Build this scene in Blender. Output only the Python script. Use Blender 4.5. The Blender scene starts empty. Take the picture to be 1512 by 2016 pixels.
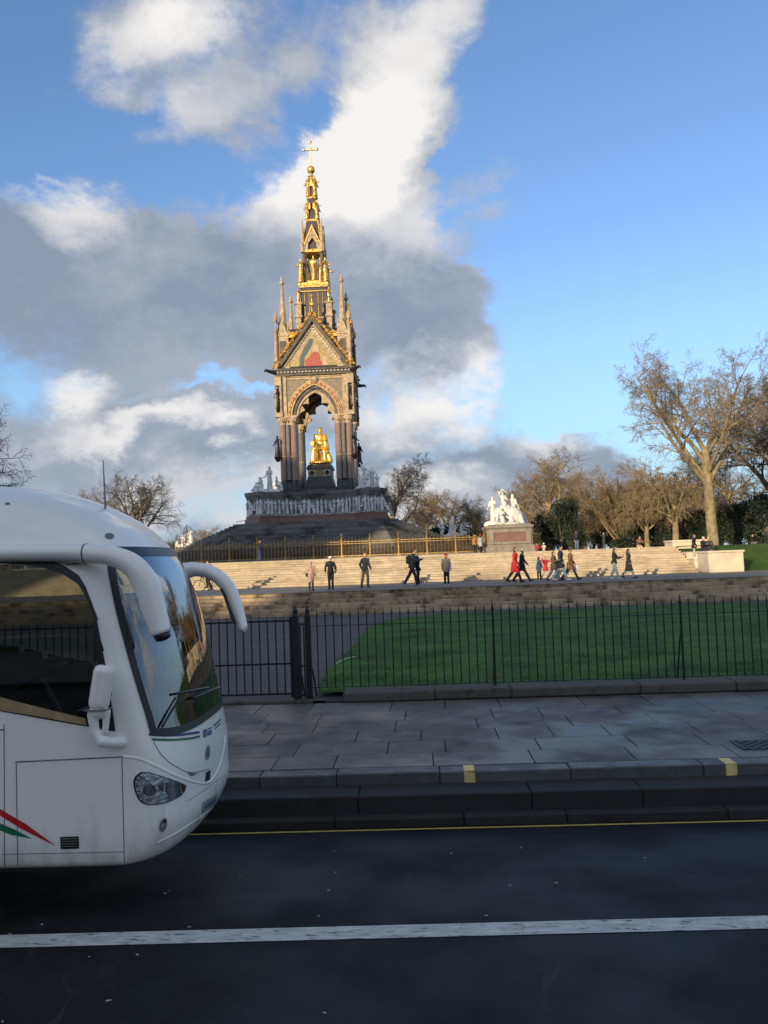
import bpy, bmesh, math, random
from mathutils import Vector, Matrix
from mathutils.bvhtree import BVHTree
import mathutils
R = math.radians
scene = bpy.context.scene
COL = scene.collection

# ------------------------------------------------------------------ camera
EYE = Vector((0, 0, 2.8)); FPX = 1631.0
CM = (Matrix.Rotation(R(3.3), 3, 'Z') @ Matrix.Rotation(R(90 + 3.2), 3, 'X') @ Matrix.Rotation(R(-2.1), 3, 'Z'))
cam_d = bpy.data.cameras.new('camera'); cam = bpy.data.objects.new('camera', cam_d); COL.objects.link(cam)
cam.matrix_world = Matrix.Translation(EYE) @ CM.to_4x4()
cam_d.sensor_fit = 'VERTICAL'; cam_d.sensor_height = 36; cam_d.lens = FPX / 2016 * 36
cam_d.clip_start = .05; cam_d.clip_end = 6000
scene.camera = cam
def ray(x, y): return CM @ Vector(((x - 756) / FPX, -(y - 1008) / FPX, -1))
def P(x, y, Y):
    d = ray(x, y); return EYE + d * (Y / d.y)
def PZ(x, y, z):
    d = ray(x, y); return EYE + d * ((z - EYE.z) / d.z)

# ------------------------------------------------------------------ sun, sky, exposure
SUN_AZ, SUN_EL = 207.0, 10.5
sd = bpy.data.lights.new('sun', 'SUN'); sd.energy = 3.9; sd.angle = R(.5); sd.color = (1, .80, .52)
so = bpy.data.objects.new('sun', sd); COL.objects.link(so)
sdir = Vector((math.sin(R(SUN_AZ)) * math.cos(R(SUN_EL)), math.cos(R(SUN_AZ)) * math.cos(R(SUN_EL)), math.sin(R(SUN_EL))))
so.rotation_euler = sdir.to_track_quat('Z', 'Y').to_euler()
scene.view_settings.view_transform = 'Standard'; scene.view_settings.look = 'None'
scene.view_settings.exposure = 0.48; scene.view_settings.gamma = 1
scene.view_settings.use_curve_mapping = False

world = bpy.data.worlds.new('World'); scene.world = world; world.use_nodes = True
wn = world.node_tree; wn.nodes.clear()
def N(nt, t, **kw):
    n = nt.nodes.new(t)
    for k, v in kw.items():
        if k.startswith('i_'):
            n.inputs[k[2:].replace('_', ' ')].default_value = v
        else: setattr(n, k, v)
    return n
def math_n(nt, op, a, b=None, c=None, clamp=False):
    n = nt.nodes.new('ShaderNodeMath'); n.operation = op; n.use_clamp = clamp
    for i, v in enumerate((a, b, c)):
        if v is None: continue
        if isinstance(v, (int, float)): n.inputs[i].default_value = v
        else: nt.links.new(v, n.inputs[i])
    return n.outputs[0]
def smooth(nt, v, a, b, lo=0., hi=1.):
    n = nt.nodes.new('ShaderNodeMapRange'); n.interpolation_type = 'SMOOTHSTEP'
    nt.links.new(v, n.inputs[0])
    for i, x in enumerate((a, b, lo, hi)): n.inputs[i + 1].default_value = x
    return n.outputs[0]
# cloud masses and their sunlit parts: pixel centre, radii in pixels, tilt in degrees, weight
CLOUDS = [(80, 610, 640, 290, 4, .80), (40, 400, 360, 150, 25, .55), (330, 500, 260, 150, 10, .30),
          (660, 390, 270, 240, -40, .72), (770, 200, 370, 150, -56, .58), (600, 590, 470, 200, 8, .70), (860, 620, 260, 110, 12, .45),
          (340, 60, 300, 230, 20, .52), (190, 130, 190, 140, 0, .30), (340, 235, 330, 110, -18, .42), (600, 40, 260, 120, 0, .18),
          (850, 820, 270, 160, -6, .66), (300, 880, 720, 150, -4, .72), (520, 1030, 1100, 130, -3, .72), (1060, 910, 280, 85, -8, .56), (1060, 980, 460, 80, -5, .46), (1250, 1000, 420, 70, -5, .36),
          (1220, 660, 160, 44, 10, .26), (1160, 560, 140, 60, 30, .2), (930, 460, 120, 50, -30, .24), (930, 340, 130, 60, -30, .2),
          (1330, 330, 430, 600, 0, -.26), (400, 768, 240, 24, -6, -.34), (130, 285, 330, 60, -20, -.50), (530, 310, 110, 70, -40, -.2)]
LIGHTS = [(350, 40, 150, 130, 10, .85), (215, 110, 120, 90, 0, .6), (350, 210, 220, 70, -18, .45), (150, 420, 170, 110, 30, .8), (20, 330, 170, 80, 10, .9), (790, 150, 260, 120, -56, .75), (640, 320, 230, 140, -25, 1.0), (750, 430, 160, 150, 0, .55),
          (850, 780, 240, 110, -6, 1.0), (260, 850, 260, 46, -5, .75), (130, 800, 110, 50, -10, .8), (440, 850, 70, 36, 0, .6), (420, 970, 340, 80, -4, .55), (850, 950, 110, 60, 0, .7), (1090, 860, 130, 44, -6, .6), (720, 1000, 400, 60, 0, .5)]
tc = wn.nodes.new('ShaderNodeTexCoord'); DIR = tc.outputs['Generated']
sx_ = wn.nodes.new('ShaderNodeSeparateXYZ'); wn.links.new(DIR, sx_.inputs[0]); DX, DY, DZ = sx_.outputs
yy = math_n(wn, 'MAXIMUM', DY, .15)
def noise_n(vec, sc, det, ro, dist=0.):
    n = N(wn, 'ShaderNodeTexNoise', i_Scale=sc, i_Detail=det, i_Roughness=ro, i_Distortion=dist); wn.links.new(vec, n.inputs['Vector']); return n.outputs[0]
vm = wn.nodes.new('ShaderNodeVectorMath'); vm.operation = 'MULTIPLY'; wn.links.new(DIR, vm.inputs[0]); vm.inputs[1].default_value = (1, 1, 1.5)
nA = N(wn, 'ShaderNodeTexNoise', i_Scale=5.4, i_Detail=10., i_Roughness=.62, i_Distortion=.15); wn.links.new(vm.outputs[0], nA.inputs['Vector']); n1 = nA.outputs[0]; nC = wn.nodes.new('ShaderNodeSeparateColor'); wn.links.new(nA.outputs[1], nC.inputs[0])
n2 = noise_n(vm.outputs[0], 2.2, 2., .5)
# the outlines of the masses are frayed by the noise
fu = math_n(wn, 'ADD', math_n(wn, 'DIVIDE', DX, yy), math_n(wn, 'MULTIPLY_ADD', nC.outputs[1], .26, -.13)); fv = math_n(wn, 'ADD', math_n(wn, 'DIVIDE', DZ, yy), math_n(wn, 'MULTIPLY_ADD', nC.outputs[2], .22, -.11))
def blobs(lst):
    tot = None
    for (px, py, rx, ry, tl, w) in lst:
        d = ray(px, py); a = R(-tl)
        du = math_n(wn, 'SUBTRACT', fu, d.x / d.y); dv = math_n(wn, 'SUBTRACT', fv, d.z / d.y)
        A = math_n(wn, 'MULTIPLY_ADD', du, math.cos(a) * FPX / rx, math_n(wn, 'MULTIPLY', dv, math.sin(a) * FPX / rx))
        B = math_n(wn, 'MULTIPLY_ADD', du, -math.sin(a) * FPX / ry, math_n(wn, 'MULTIPLY', dv, math.cos(a) * FPX / ry))
        b = smooth(wn, math_n(wn, 'SQRT', math_n(wn, 'MULTIPLY_ADD', A, A, math_n(wn, 'MULTIPLY', B, B))), 1.15, .15, 0., w)
        tot = b if tot is None else math_n(wn, 'ADD', tot, b)
    return tot
mask = smooth(wn, DY, .35, .6)
nn = math_n(wn, 'ADD', math_n(wn, 'MULTIPLY_ADD', n1, 1.95, -.97), math_n(wn, 'MULTIPLY_ADD', n2, .5, -.25))
d0 = math_n(wn, 'ADD', math_n(wn, 'ADD', nn, math_n(wn, 'MULTIPLY', blobs(CLOUDS), mask)), math_n(wn, 'MULTIPLY_ADD', mask, -.40, .14))  # unseen cloud cover outside the view, set for its light on the coach
litb = math_n(wn, 'ADD', math_n(wn, 'MULTIPLY', blobs(LIGHTS), mask), math_n(wn, 'MULTIPLY_ADD', mask, -.55, .60))
sky = wn.nodes.new('ShaderNodeTexSky'); sky.sky_type = 'NISHITA'; sky.sun_disc = False
sky.sun_elevation = R(SUN_EL); sky.sun_rotation = R(SUN_AZ); sky.altitude = 0; sky.air_density = 1.0; sky.dust_density = .1; sky.ozone_density = 1.0
alpha = math_n(wn, 'MULTIPLY', smooth(wn, d0, -.06, .40), smooth(wn, DZ, -.02, .01))
lit = math_n(wn, 'ADD', litb, math_n(wn, 'ADD', math_n(wn, 'ADD', math_n(wn, 'MULTIPLY_ADD', n1, 1.15, -.48), math_n(wn, 'MULTIPLY_ADD', n2, .5, -.25)), math_n(wn, 'MULTIPLY', smooth(wn, d0, .1, .6), -.10)), clamp=True)
cc = N(wn, 'ShaderNodeMixRGB'); wn.links.new(lit, cc.inputs[0]); cc.inputs[1].default_value = (1.5, 1.78, 2.3, 1); cc.inputs[2].default_value = (5.3, 5.1, 4.9, 1)
gain = N(wn, 'ShaderNodeMixRGB', blend_type='MULTIPLY'); gain.inputs[0].default_value = 1; wn.links.new(sky.outputs[0], gain.inputs[1]); gain.inputs[2].default_value = (.80, .98, 1.32, 1)
hz_ = N(wn, 'ShaderNodeMixRGB'); wn.links.new(smooth(wn, DZ, .30, -.02, 0., .85), hz_.inputs[0]); wn.links.new(gain.outputs[0], hz_.inputs[1]); hz_.inputs[2].default_value = (1.75, 2.85, 4.3, 1)
mx = N(wn, 'ShaderNodeMixRGB'); wn.links.new(math_n(wn, 'MULTIPLY', alpha, .95), mx.inputs[0]); wn.links.new(hz_.outputs[0], mx.inputs[1]); wn.links.new(cc.outputs[0], mx.inputs[2])
bg = wn.nodes.new('ShaderNodeBackground'); bg.inputs[1].default_value = .13; wn.links.new(mx.outputs[0], bg.inputs[0])
world.cycles.sampling_method = 'MANUAL'; world.cycles.sample_map_resolution = 512
wo = wn.nodes.new('ShaderNodeOutputWorld'); wn.links.new(bg.outputs[0], wo.inputs[0])

# ------------------------------------------------------------------ materials
MATS = {}
def mat(name, col, rough=.7, metal=0., var=.18, scale=3., bump=0., bscale=30., rnd=0., col2=None, spec=.5, rvar=0., coat=0., stretch=None, grime=None):
    if name in MATS: return MATS[name]
    m = bpy.data.materials.new(name); m.use_nodes = True; nt = m.node_tree
    b = nt.nodes['Principled BSDF']; L = nt.links.new
    geo = nt.nodes.new('ShaderNodeNewGeometry'); vec = geo.outputs['Position']
    if stretch:
        vm = nt.nodes.new('ShaderNodeVectorMath'); vm.operation = 'MULTIPLY'; L(vec, vm.inputs[0]); vm.inputs[1].default_value = stretch; vec = vm.outputs[0]
    n = N(nt, 'ShaderNodeTexNoise', i_Scale=scale, i_Detail=6., i_Roughness=.62); L(vec, n.inputs['Vector'])
    c2 = col2 or tuple(c * (1 - var * 1.6) for c in col); c1 = col if col2 else tuple(min(1, c * (1 + var)) for c in col)
    mr = N(nt, 'ShaderNodeMapRange'); L(n.outputs[0], mr.inputs[0]); mr.inputs[1].default_value = .3; mr.inputs[2].default_value = .7
    mi = N(nt, 'ShaderNodeMixRGB'); L(mr.outputs[0], mi.inputs[0]); mi.inputs[1].default_value = (*c2, 1); mi.inputs[2].default_value = (*c1, 1)
    out = mi.outputs[0]
    if grime:   # (colour, scale, lo, hi)
        gn = N(nt, 'ShaderNodeTexNoise', i_Scale=grime[1], i_Detail=8., i_Roughness=.7); L(vec, gn.inputs['Vector'])
        gm = N(nt, 'ShaderNodeMixRGB'); L(smooth(nt, gn.outputs[0], grime[2], grime[3]), gm.inputs[0]); L(out, gm.inputs[1]); gm.inputs[2].default_value = (*grime[0], 1); out = gm.outputs[0]
    if rnd:
        oi = nt.nodes.new('ShaderNodeObjectInfo'); hs = nt.nodes.new('ShaderNodeHueSaturation')
        L(math_n(nt, 'MULTIPLY_ADD', oi.outputs['Random'], 2 * rnd, 1 - rnd), hs.inputs['Value']); L(out, hs.inputs['Color'])
        L(math_n(nt, 'MULTIPLY_ADD', oi.outputs['Random'], -rnd * .8, 1 + rnd * .4), hs.inputs['Saturation']); out = hs.outputs[0]
    L(out, b.inputs['Base Color'])
    b.inputs['Roughness'].default_value = rough; b.inputs['Metallic'].default_value = metal; b.inputs['Specular IOR Level'].default_value = spec
    if coat: b.inputs['Coat Weight'].default_value = coat; b.inputs['Coat Roughness'].default_value = .06
    if rvar:
        rn = N(nt, 'ShaderNodeTexNoise', i_Scale=scale * .55, i_Detail=4.); L(vec, rn.inputs['Vector'])
        L(smooth(nt, rn.outputs[0], .38, .62, rough - rvar, rough + rvar * .3), b.inputs['Roughness'])
    if bump:
        bn = N(nt, 'ShaderNodeTexNoise', i_Scale=bscale, i_Detail=5., i_Roughness=.65); L(vec, bn.inputs['Vector'])
        bp = nt.nodes.new('ShaderNodeBump'); bp.inputs['Strength'].default_value = bump; bp.inputs['Distance'].default_value = .02
        L(bn.outputs[0], bp.inputs['Height']); L(bp.outputs[0], b.inputs['Normal'])
    MATS[name] = m; return m

M_asph = mat('asphalt', (.010, .0105, .0115), .66, scale=1.1, bump=.5, bscale=90, var=.45, rvar=.2, grime=((.022, .024, .028), .8, .50, .74))
def asphalt_wear(m):
    nt = m.node_tree; b = nt.nodes['Principled BSDF']; L = nt.links.new; src = b.inputs['Base Color'].links[0].from_socket
    g = nt.nodes.new('ShaderNodeNewGeometry')
    sp = N(nt, 'ShaderNodeTexNoise', i_Scale=130., i_Detail=2.); L(g.outputs['Position'], sp.inputs['Vector'])
    m1 = N(nt, 'ShaderNodeMixRGB'); L(smooth(nt, sp.outputs[0], .56, .72, 0., .8), m1.inputs[0]); L(src, m1.inputs[1]); m1.inputs[2].default_value = (.045, .045, .046, 1)
    v = N(nt, 'ShaderNodeVectorMath', operation='MULTIPLY'); L(g.outputs['Position'], v.inputs[0]); v.inputs[1].default_value = (1.5, .42, 1)
    st = N(nt, 'ShaderNodeTexNoise', i_Scale=1., i_Detail=3., i_Distortion=.4); L(v.outputs[0], st.inputs['Vector'])
    band = smooth(nt, math_n(nt, 'ABSOLUTE', math_n(nt, 'SUBTRACT', st.outputs[0], .5)), .012, .002)
    gap = N(nt, 'ShaderNodeTexNoise', i_Scale=.5, i_Detail=2.); L(g.outputs['Position'], gap.inputs['Vector'])
    m2 = N(nt, 'ShaderNodeMixRGB'); L(math_n(nt, 'MULTIPLY', band, smooth(nt, gap.outputs[0], .50, .66, 0., .30)), m2.inputs[0]); L(m1.outputs[0], m2.inputs[1]); m2.inputs[2].default_value = (.06, .06, .062, 1)
    L(m2.outputs[0], b.inputs['Base Color']); b.inputs['Specular IOR Level'].default_value = .2
asphalt_wear(M_asph)
M_asph2 = mat('asphalt_path', (.085, .072, .066), .85, scale=.8, bump=.4, bscale=60)
M_white = mat('road_paint', (.52, .53, .50), .75, scale=9, var=.2, bump=.5, grime=((.06, .062, .062), 13, .53, .66), stretch=(.5, 1.6, 1))
M_yellow = mat('yellow_paint', (.55, .42, .10), .7, scale=7, grime=((.10, .08, .04), 9, .60, .72))
M_paleyel = mat('pale_yellow_paint', (.72, .58, .22), .7, scale=9, grime=((.28, .17, .04), 12, .55, .70))
M_slab = mat('york_stone', (.125, .112, .096), .66, scale=1.6, rnd=.22, bump=.35, bscale=45, rvar=.34, grime=((.045, .043, .042), 2.2, .50, .70))
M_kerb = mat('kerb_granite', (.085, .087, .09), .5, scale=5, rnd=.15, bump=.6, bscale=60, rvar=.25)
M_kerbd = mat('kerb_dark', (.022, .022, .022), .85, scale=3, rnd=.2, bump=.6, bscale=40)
M_coping = mat('coping_stone', (.10, .092, .078), .85, scale=2.5, rnd=.15, bump=.7, bscale=25, grime=((.035, .04, .025), 2.5, .50, .66))
M_grass = mat('lawn_grass', (.052, .125, .02), .85, scale=.7, var=.4, bump=.9, bscale=35, spec=.2, grime=((.075, .075, .028), 1.1, .54, .72))
M_park = mat('park_grass', (.055, .10, .02), .9, scale=.35, var=.35, bump=.5, bscale=8, spec=.1, grime=((.12, .09, .05), .12, .52, .70))
M_blade = mat('grass_blade', (.075, .18, .025), .7, scale=1.4, var=.5, spec=.2)
M_gravel = mat('platform_paving', (.30, .25, .19), .85, scale=1., bump=.3)
M_step = mat('portland_step', (.46, .37, .25), .8, scale=1.2, rnd=.10, bump=.5, bscale=14, grime=((.24, .17, .10), 1.5, .56, .74), stretch=(1, 1, .6))
M_stepl = mat('portland_step_low', (.42, .31, .19), .85, scale=1.5, rnd=.16, bump=.6, bscale=14, grime=((.085, .058, .034), 1.4, .46, .66), stretch=(1, 1, .5))
M_core = mat('joint_dark', (.05, .042, .032), .95)
M_iron = mat('black_iron', (.012, .014, .014), .45, spec=.4)
M_gold = mat('gilding', (.84, .50, .13), .34, .6, var=.18, scale=3, bump=.5, bscale=7, grime=((.16, .09, .03), 3.4, .49, .62))
M_goldst = mat('bright_gilding', (1.0, .60, .13), .32, .6, var=.08, scale=2, bump=.25, bscale=9)
M_goldd = mat('gilded_iron', (.42, .27, .09), .45, .75, var=.3, scale=3)
M_goldb = mat('gilded_ornament', (.10, .062, .028), .6, .5, var=.4, scale=4)
M_granite = mat('grey_granite', (.13, .128, .122), .7, scale=1.3, rnd=.22, bump=.3, bscale=12, grime=((.028, .028, .028), .35, .47, .64))
M_redgr = mat('red_granite', (.20, .11, .085), .45, scale=2.5, rnd=.1)
M_pinkgr = mat('pink_granite_shaft', (.26, .165, .13), .22, scale=6, var=.25)
M_greygr = mat('grey_granite_shaft', (.16, .15, .145), .25, scale=6, var=.25)
M_blackgr = mat('black_granite', (.035, .034, .035), .35, scale=4)
M_marble = mat('campanella_marble', (.60, .60, .59), .55, scale=1.5, var=.12, bump=.2, bscale=8)
M_marblew = mat('white_marble', (.66, .64, .59), .55, scale=1.2, var=.08, bump=.2, bscale=6, grime=((.45, .42, .36), .8, .58, .75))
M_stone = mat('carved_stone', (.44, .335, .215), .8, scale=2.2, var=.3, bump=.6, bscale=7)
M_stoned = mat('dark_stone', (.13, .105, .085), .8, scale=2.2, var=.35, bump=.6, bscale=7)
M_mos = mat('mosaic_gold', (.30, .225, .085), .45, .25, scale=6, var=.3, bump=.3, bscale=30)
M_mosr = mat('mosaic_red', (.36, .055, .03), .5, scale=8, var=.3)
M_mosb = mat('mosaic_blue', (.05, .075, .10), .5, scale=8, var=.3)
M_mosf = mat('mosaic_flesh', (.50, .34, .22), .5, scale=8, var=.3)
M_mosm = mat('mosaic_mixed', (.30, .19, .09), .5, scale=5, col2=(.06, .09, .10))
M_lead = mat('lead_roof', (.055, .05, .05), .5, .2, scale=3)
M_bronze = mat('dark_bronze', (.035, .028, .024), .4, .5, scale=5)
M_bark = mat('plane_bark', (.36, .285, .16), .9, scale=2.4, col2=(.13, .10, .055), bump=.8, bscale=6)
M_twig = mat('twig_brown', (.25, .19, .135), .9, scale=.5, rnd=.22, var=.25)
M_twigd = mat('twig_dark', (.12, .098, .07), .9, scale=.5, rnd=.22, var=.25)
M_twigo = mat('twig_ochre', (.25, .18, .10), .9, scale=.5, rnd=.22, var=.3)
M_leafd = mat('evergreen_leaf', (.018, .032, .016), .65, scale=1.2, var=.5)
M_leafo = mat('olive_leaf', (.085, .085, .022), .7, scale=.9, var=.5)
M_leafy = mat('yew_leaf', (.025, .045, .014), .7, scale=.9, var=.5)

# ------------------------------------------------------------------ helpers
def link(o, parent=None):
    COL.objects.link(o)
    if parent is not None: o.parent = parent
    return o
def tag(o, label=None, cat=None, group=None, kind=None):
    if label: o['label'] = label
    if cat: o['category'] = cat
    if group: o['group'] = group
    if kind: o['kind'] = kind
    return o
def empty(name, loc, rz=0, label=None, cat=None, group=None, kind=None):
    o = bpy.data.objects.new(name, None); o.location = loc; o.rotation_euler = (0, 0, rz); o.empty_display_size = .2; COL.objects.link(o)
    return tag(o, label, cat, group, kind)
def inst(o, parent=None, loc=None, rz=None, scale=None):
    c = o.copy(); COL.objects.link(c)
    c.parent = parent if parent is not None else o.parent
    if loc is not None: c.location = loc
    if rz is not None: c.rotation_euler = (0, 0, rz)
    if scale is not None: c.scale = scale
    return c
def copy_tree(o, parent=None):
    c = o.copy(); COL.objects.link(c); c.parent = parent
    for ch in o.children: copy_tree(ch, c)
    return c
class MB:
    def __init__(s): s.v = []; s.f = []
    def add(s, vs, fs):
        n = len(s.v); s.v += [tuple(v) for v in vs]; s.f += [tuple(i + n for i in f) for f in fs]; return s
    def box(s, c, d, rz=0, taper=1.):
        x, y, z = (k / 2 for k in d); q = []
        for sz in (-1, 1):
            t = taper if sz > 0 else 1
            for sx, sy in ((-1, -1), (1, -1), (1, 1), (-1, 1)):
                a, b = sx * x * t, sy * y * t
                q.append((c[0] + a * math.cos(rz) - b * math.sin(rz), c[1] + a * math.sin(rz) + b * math.cos(rz), c[2] + sz * z))
        return s.add(q, [(3, 2, 1, 0), (4, 5, 6, 7), (0, 1, 5, 4), (1, 2, 6, 5), (2, 3, 7, 6), (3, 0, 4, 7)])
    def prism(s, poly, z0, z1, poly2=None):
        n = len(poly); p2 = poly2 or poly
        vs = [(x, y, z0) for x, y in poly] + [(x, y, z1) for x, y in p2]
        return s.add(vs, [tuple(range(n))[::-1], tuple(range(n, 2 * n))] + [(i, (i + 1) % n, n + (i + 1) % n, n + i) for i in range(n)])
    def plate(s, poly, y0, y1):           # polygon in x,z extruded along y
        n = len(poly)
        vs = [(x, y0, z) for x, z in poly] + [(x, y1, z) for x, z in poly]
        return s.add(vs, [tuple(range(n)), tuple(range(n, 2 * n))[::-1]] + [(i, n + i, n + (i + 1) % n, (i + 1) % n) for i in range(n)])
    def lathe(s, prof, c=(0, 0, 0), n=12, cap=True):
        vs = []; fs = []; m = len(prof)
        for r, z in prof:
            for k in range(n):
                a = 2 * math.pi * k / n + math.pi / n
                vs.append((c[0] + r * math.cos(a), c[1] + r * math.sin(a), c[2] + z))
        for i in range(m - 1):
            for k in range(n):
                k2 = (k + 1) % n
                fs.append((i * n + k, i * n + k2, (i + 1) * n + k2, (i + 1) * n + k))
        if cap: fs.append(tuple(range(n))[::-1]); fs.append(tuple(range((m - 1) * n, m * n)))
        return s.add(vs, fs)
    def tube(s, pts, rad, n=6, cap=True, flat=None):
        pts = [Vector(p) for p in pts]; m = len(pts)
        if isinstance(rad, (int, float)): rad = [rad] * m
        vs = []; fs = []; t0 = (pts[1] - pts[0]).normalized()
        ref = Vector((0, 0, 1)) if abs(t0.z) < .9 else Vector((1, 0, 0))
        u = t0.cross(ref).normalized()
        for i, p in enumerate(pts):
            t = (pts[min(i + 1, m - 1)] - pts[max(i - 1, 0)]).normalized()
            u = (u - t * u.dot(t)).normalized(); w = t.cross(u)
            r = rad[i]; ru, rw = (r if isinstance(r, tuple) else (r, r))
            for k in range(n):
                a = 2 * math.pi * k / n; q = p + u * (ru * math.cos(a)) + w * (rw * math.sin(a)); vs.append((q.x, q.y, q.z))
        for i in range(m - 1):
            for k in range(n):
                k2 = (k + 1) % n; fs.append((i * n + k, i * n + k2, (i + 1) * n + k2, (i + 1) * n + k))
        if cap: fs.append(tuple(range(n))[::-1]); fs.append(tuple(range((m - 1) * n, m * n)))
        return s.add(vs, fs)
    def bar(s, a, b, w, n=4): return s.tube([a, b], w, n)
    def ell(s, c, r, nu=10, nv=6, rot=None):
        vs = []; fs = []
        for j in range(nv + 1):
            ph = math.pi * j / nv
            for k in range(nu):
                th = 2 * math.pi * k / nu
                q = Vector((r[0] * math.sin(ph) * math.cos(th), r[1] * math.sin(ph) * math.sin(th), -r[2] * math.cos(ph)))
                if rot is not None: q = rot @ q
                vs.append((c[0] + q.x, c[1] + q.y, c[2] + q.z))
        for j in range(nv):
            for k in range(nu):
                k2 = (k + 1) % nu
                a, b, d, e = j * nu + k, j * nu + k2, (j + 1) * nu + k2, (j + 1) * nu + k
                fs.append((a, b, d, e))
        return s.add(vs, fs)
    def xf(s, m):
        s.v = [tuple(m @ Vector(v)) for v in s.v]; return s
    def mesh(s, name, m=None, smooth=False, bevel=0.):
        me = bpy.data.meshes.new(name); me.from_pydata(s.v, [], s.f)
        if bevel:
            bm = bmesh.new(); bm.from_mesh(me); bmesh.ops.recalc_face_normals(bm, faces=bm.faces)
            bmesh.ops.bevel(bm, geom=[e for e in bm.edges], offset=bevel, segments=1, affect='EDGES', profile=.5); bm.to_mesh(me); bm.free()
        if m: me.materials.append(m)
        if smooth: me.polygons.foreach_set('use_smooth', [True] * len(me.polygons))
        me.update(); return me
    def build(s, name, m=None, parent=None, smooth=False, bevel=0., loc=None, rz=0):
        o = bpy.data.objects.new(name, s.mesh(name, m, smooth, bevel)); link(o, parent)
        if loc is not None: o.location = loc
        o.rotation_euler = (0, 0, rz); return o
def obj(name, me, parent=None, loc=None, rz=0):
    o = bpy.data.objects.new(name, me); link(o, parent)
    if loc is not None: o.location = loc
    o.rotation_euler = (0, 0, rz); return o
# a smooth joined body from capsules ('c'), ellipsoids ('e') and elliptic cones ('k')
def prims_mb(prims):
    mb = MB()
    for p in prims:
        if p[0] == 'c':
            a, b, ra, rb = Vector(p[1]), Vector(p[2]), p[3], p[4]
            d = b - a; L = d.length
            if L < 1e-5: mb.ell(a, (ra, ra, ra)); continue
            t = d / L; pts = []; rr = []
            for k in (90, 60, 30, 0): pts.append(a - t * ra * math.sin(R(k))); rr.append(max(.001, ra * math.cos(R(k))))
            for k in (0, 30, 60, 90): pts.append(b + t * rb * math.sin(R(k))); rr.append(max(.001, rb * math.cos(R(k))))
            mb.tube(pts, rr, 10)
        elif p[0] == 'e': mb.ell(p[1], p[2], 12, 8, p[3] if len(p) > 3 else None)
        elif p[0] == 'k':
            mb.tube([p[1], p[2]], [p[3], p[4]], 14)
    return mb
def remeshed(name, prims, voxel, m=None, sm=2, xf=None):
    mb = prims_mb(prims)
    if xf is not None: mb.xf(xf)
    me = bpy.data.meshes.new(name + '_src'); me.from_pydata(mb.v, [], mb.f)
    bm = bmesh.new(); bm.from_mesh(me); bmesh.ops.remove_doubles(bm, verts=bm.verts, dist=1e-4); bmesh.ops.recalc_face_normals(bm, faces=bm.faces); bm.to_mesh(me); bm.free()
    o = bpy.data.objects.new('tmp', me); COL.objects.link(o)
    md = o.modifiers.new('r', 'REMESH'); md.mode = 'VOXEL'; md.voxel_size = voxel
    if sm: s = o.modifiers.new('s', 'SMOOTH'); s.factor = .5; s.iterations = sm
    dg = bpy.context.evaluated_depsgraph_get(); r = bpy.data.meshes.new_from_object(o.evaluated_get(dg)); r.name = name
    bpy.data.objects.remove(o); bpy.data.meshes.remove(me)
    r.materials.clear()
    if m: r.materials.append(m)
    r.polygons.foreach_set('use_smooth', [True] * len(r.polygons)); return r
# ------------------------------------------------------------------ the setting
rng = random.Random(5)
def sheet(name, xs, ys, zf, m, kind='structure', skew=None, parent=None):
    mb = MB(); nx, ny = len(xs), len(ys)
    vs = [(x, y + (skew(x) if skew else 0), zf(x, y)) for y in ys for x in xs]
    fs = [(j * nx + i, j * nx + i + 1, (j + 1) * nx + i + 1, (j + 1) * nx + i) for j in range(ny - 1) for i in range(nx - 1)]
    mb.add(vs, fs); o = mb.build(name, m, parent); o['kind'] = kind; return o
def lerp_tab(tab, v):
    if v <= tab[0][0]: return tab[0][1]
    for (a, b), (c, d) in zip(tab, tab[1:]):
        if v <= c: return b + (d - b) * (v - a) / (c - a)
    return tab[-1][1]
KT = lambda x: .03 * (max(-60, min(60, x)) + 2.4)        # terrace runs slightly askew to the road
KR = lambda x: .02 * max(-80, min(80, x))
gtab = [(-60, -.4), (14.5, -.4), (14.9, .30), (37.4, .18), (40.5, .2), (41.5, .9), (48.9, 1.05), (53.7, 2.74), (54.4, 2.86)]
sheet('ground', [-1500, -600, -200, -60, -30, 0, 15, 18, 22, 40, 60, 200, 600, 1500],
      [-1500, -300, -60, 14.5, 14.9, 37.4, 40.5, 41.5, 48.9, 50, 51.5, 53.7, 54.4, 90, 140, 250, 500, 1000, 3000],
      lambda x, y: lerp_tab(gtab, y), M_park, skew=KT)
rtab = [(-9, -.15), (-6, -.06), (-1, 0), (7, 0), (8.2, -.045), (9.2, -.1)]
sheet('road', [-150, -60, -30, -15, -8, -4, 0, 4, 8, 15, 30, 60, 150], [-9, -6, -3, -1, 3, 5, 6, 7, 7.6, 8.2, 8.7, 9.2], lambda x, y: lerp_tab(rtab, y), M_asph, skew=KR)
def stripe(name, y0, slope, w, m, x0=-60, x1=60, dz=.004):
    mb = MB(); n = 60
    vs = []
    for i in range(n + 1):
        x = x0 + (x1 - x0) * i / n; y = y0 + slope * x
        for s in (-1, 1):
            yy = y + s * w / 2; vs.append((x, yy, lerp_tab(rtab, yy - KR(x)) + dz))
    mb.add(vs, [(2 * i, 2 * i + 2, 2 * i + 3, 2 * i + 1) for i in range(n)])
    o = mb.build(name, m); o['kind'] = 'structure'; return o
stripe('centre_line', 6.385, .0325, .215, M_white)
stripe('kerbside_line', 8.99, .02, .045, M_yellow)
# far pavement behind the camera
sheet('south_pavement', [-150, 0, 150], [-30, -9], lambda x, y: .05, M_slab)

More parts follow.
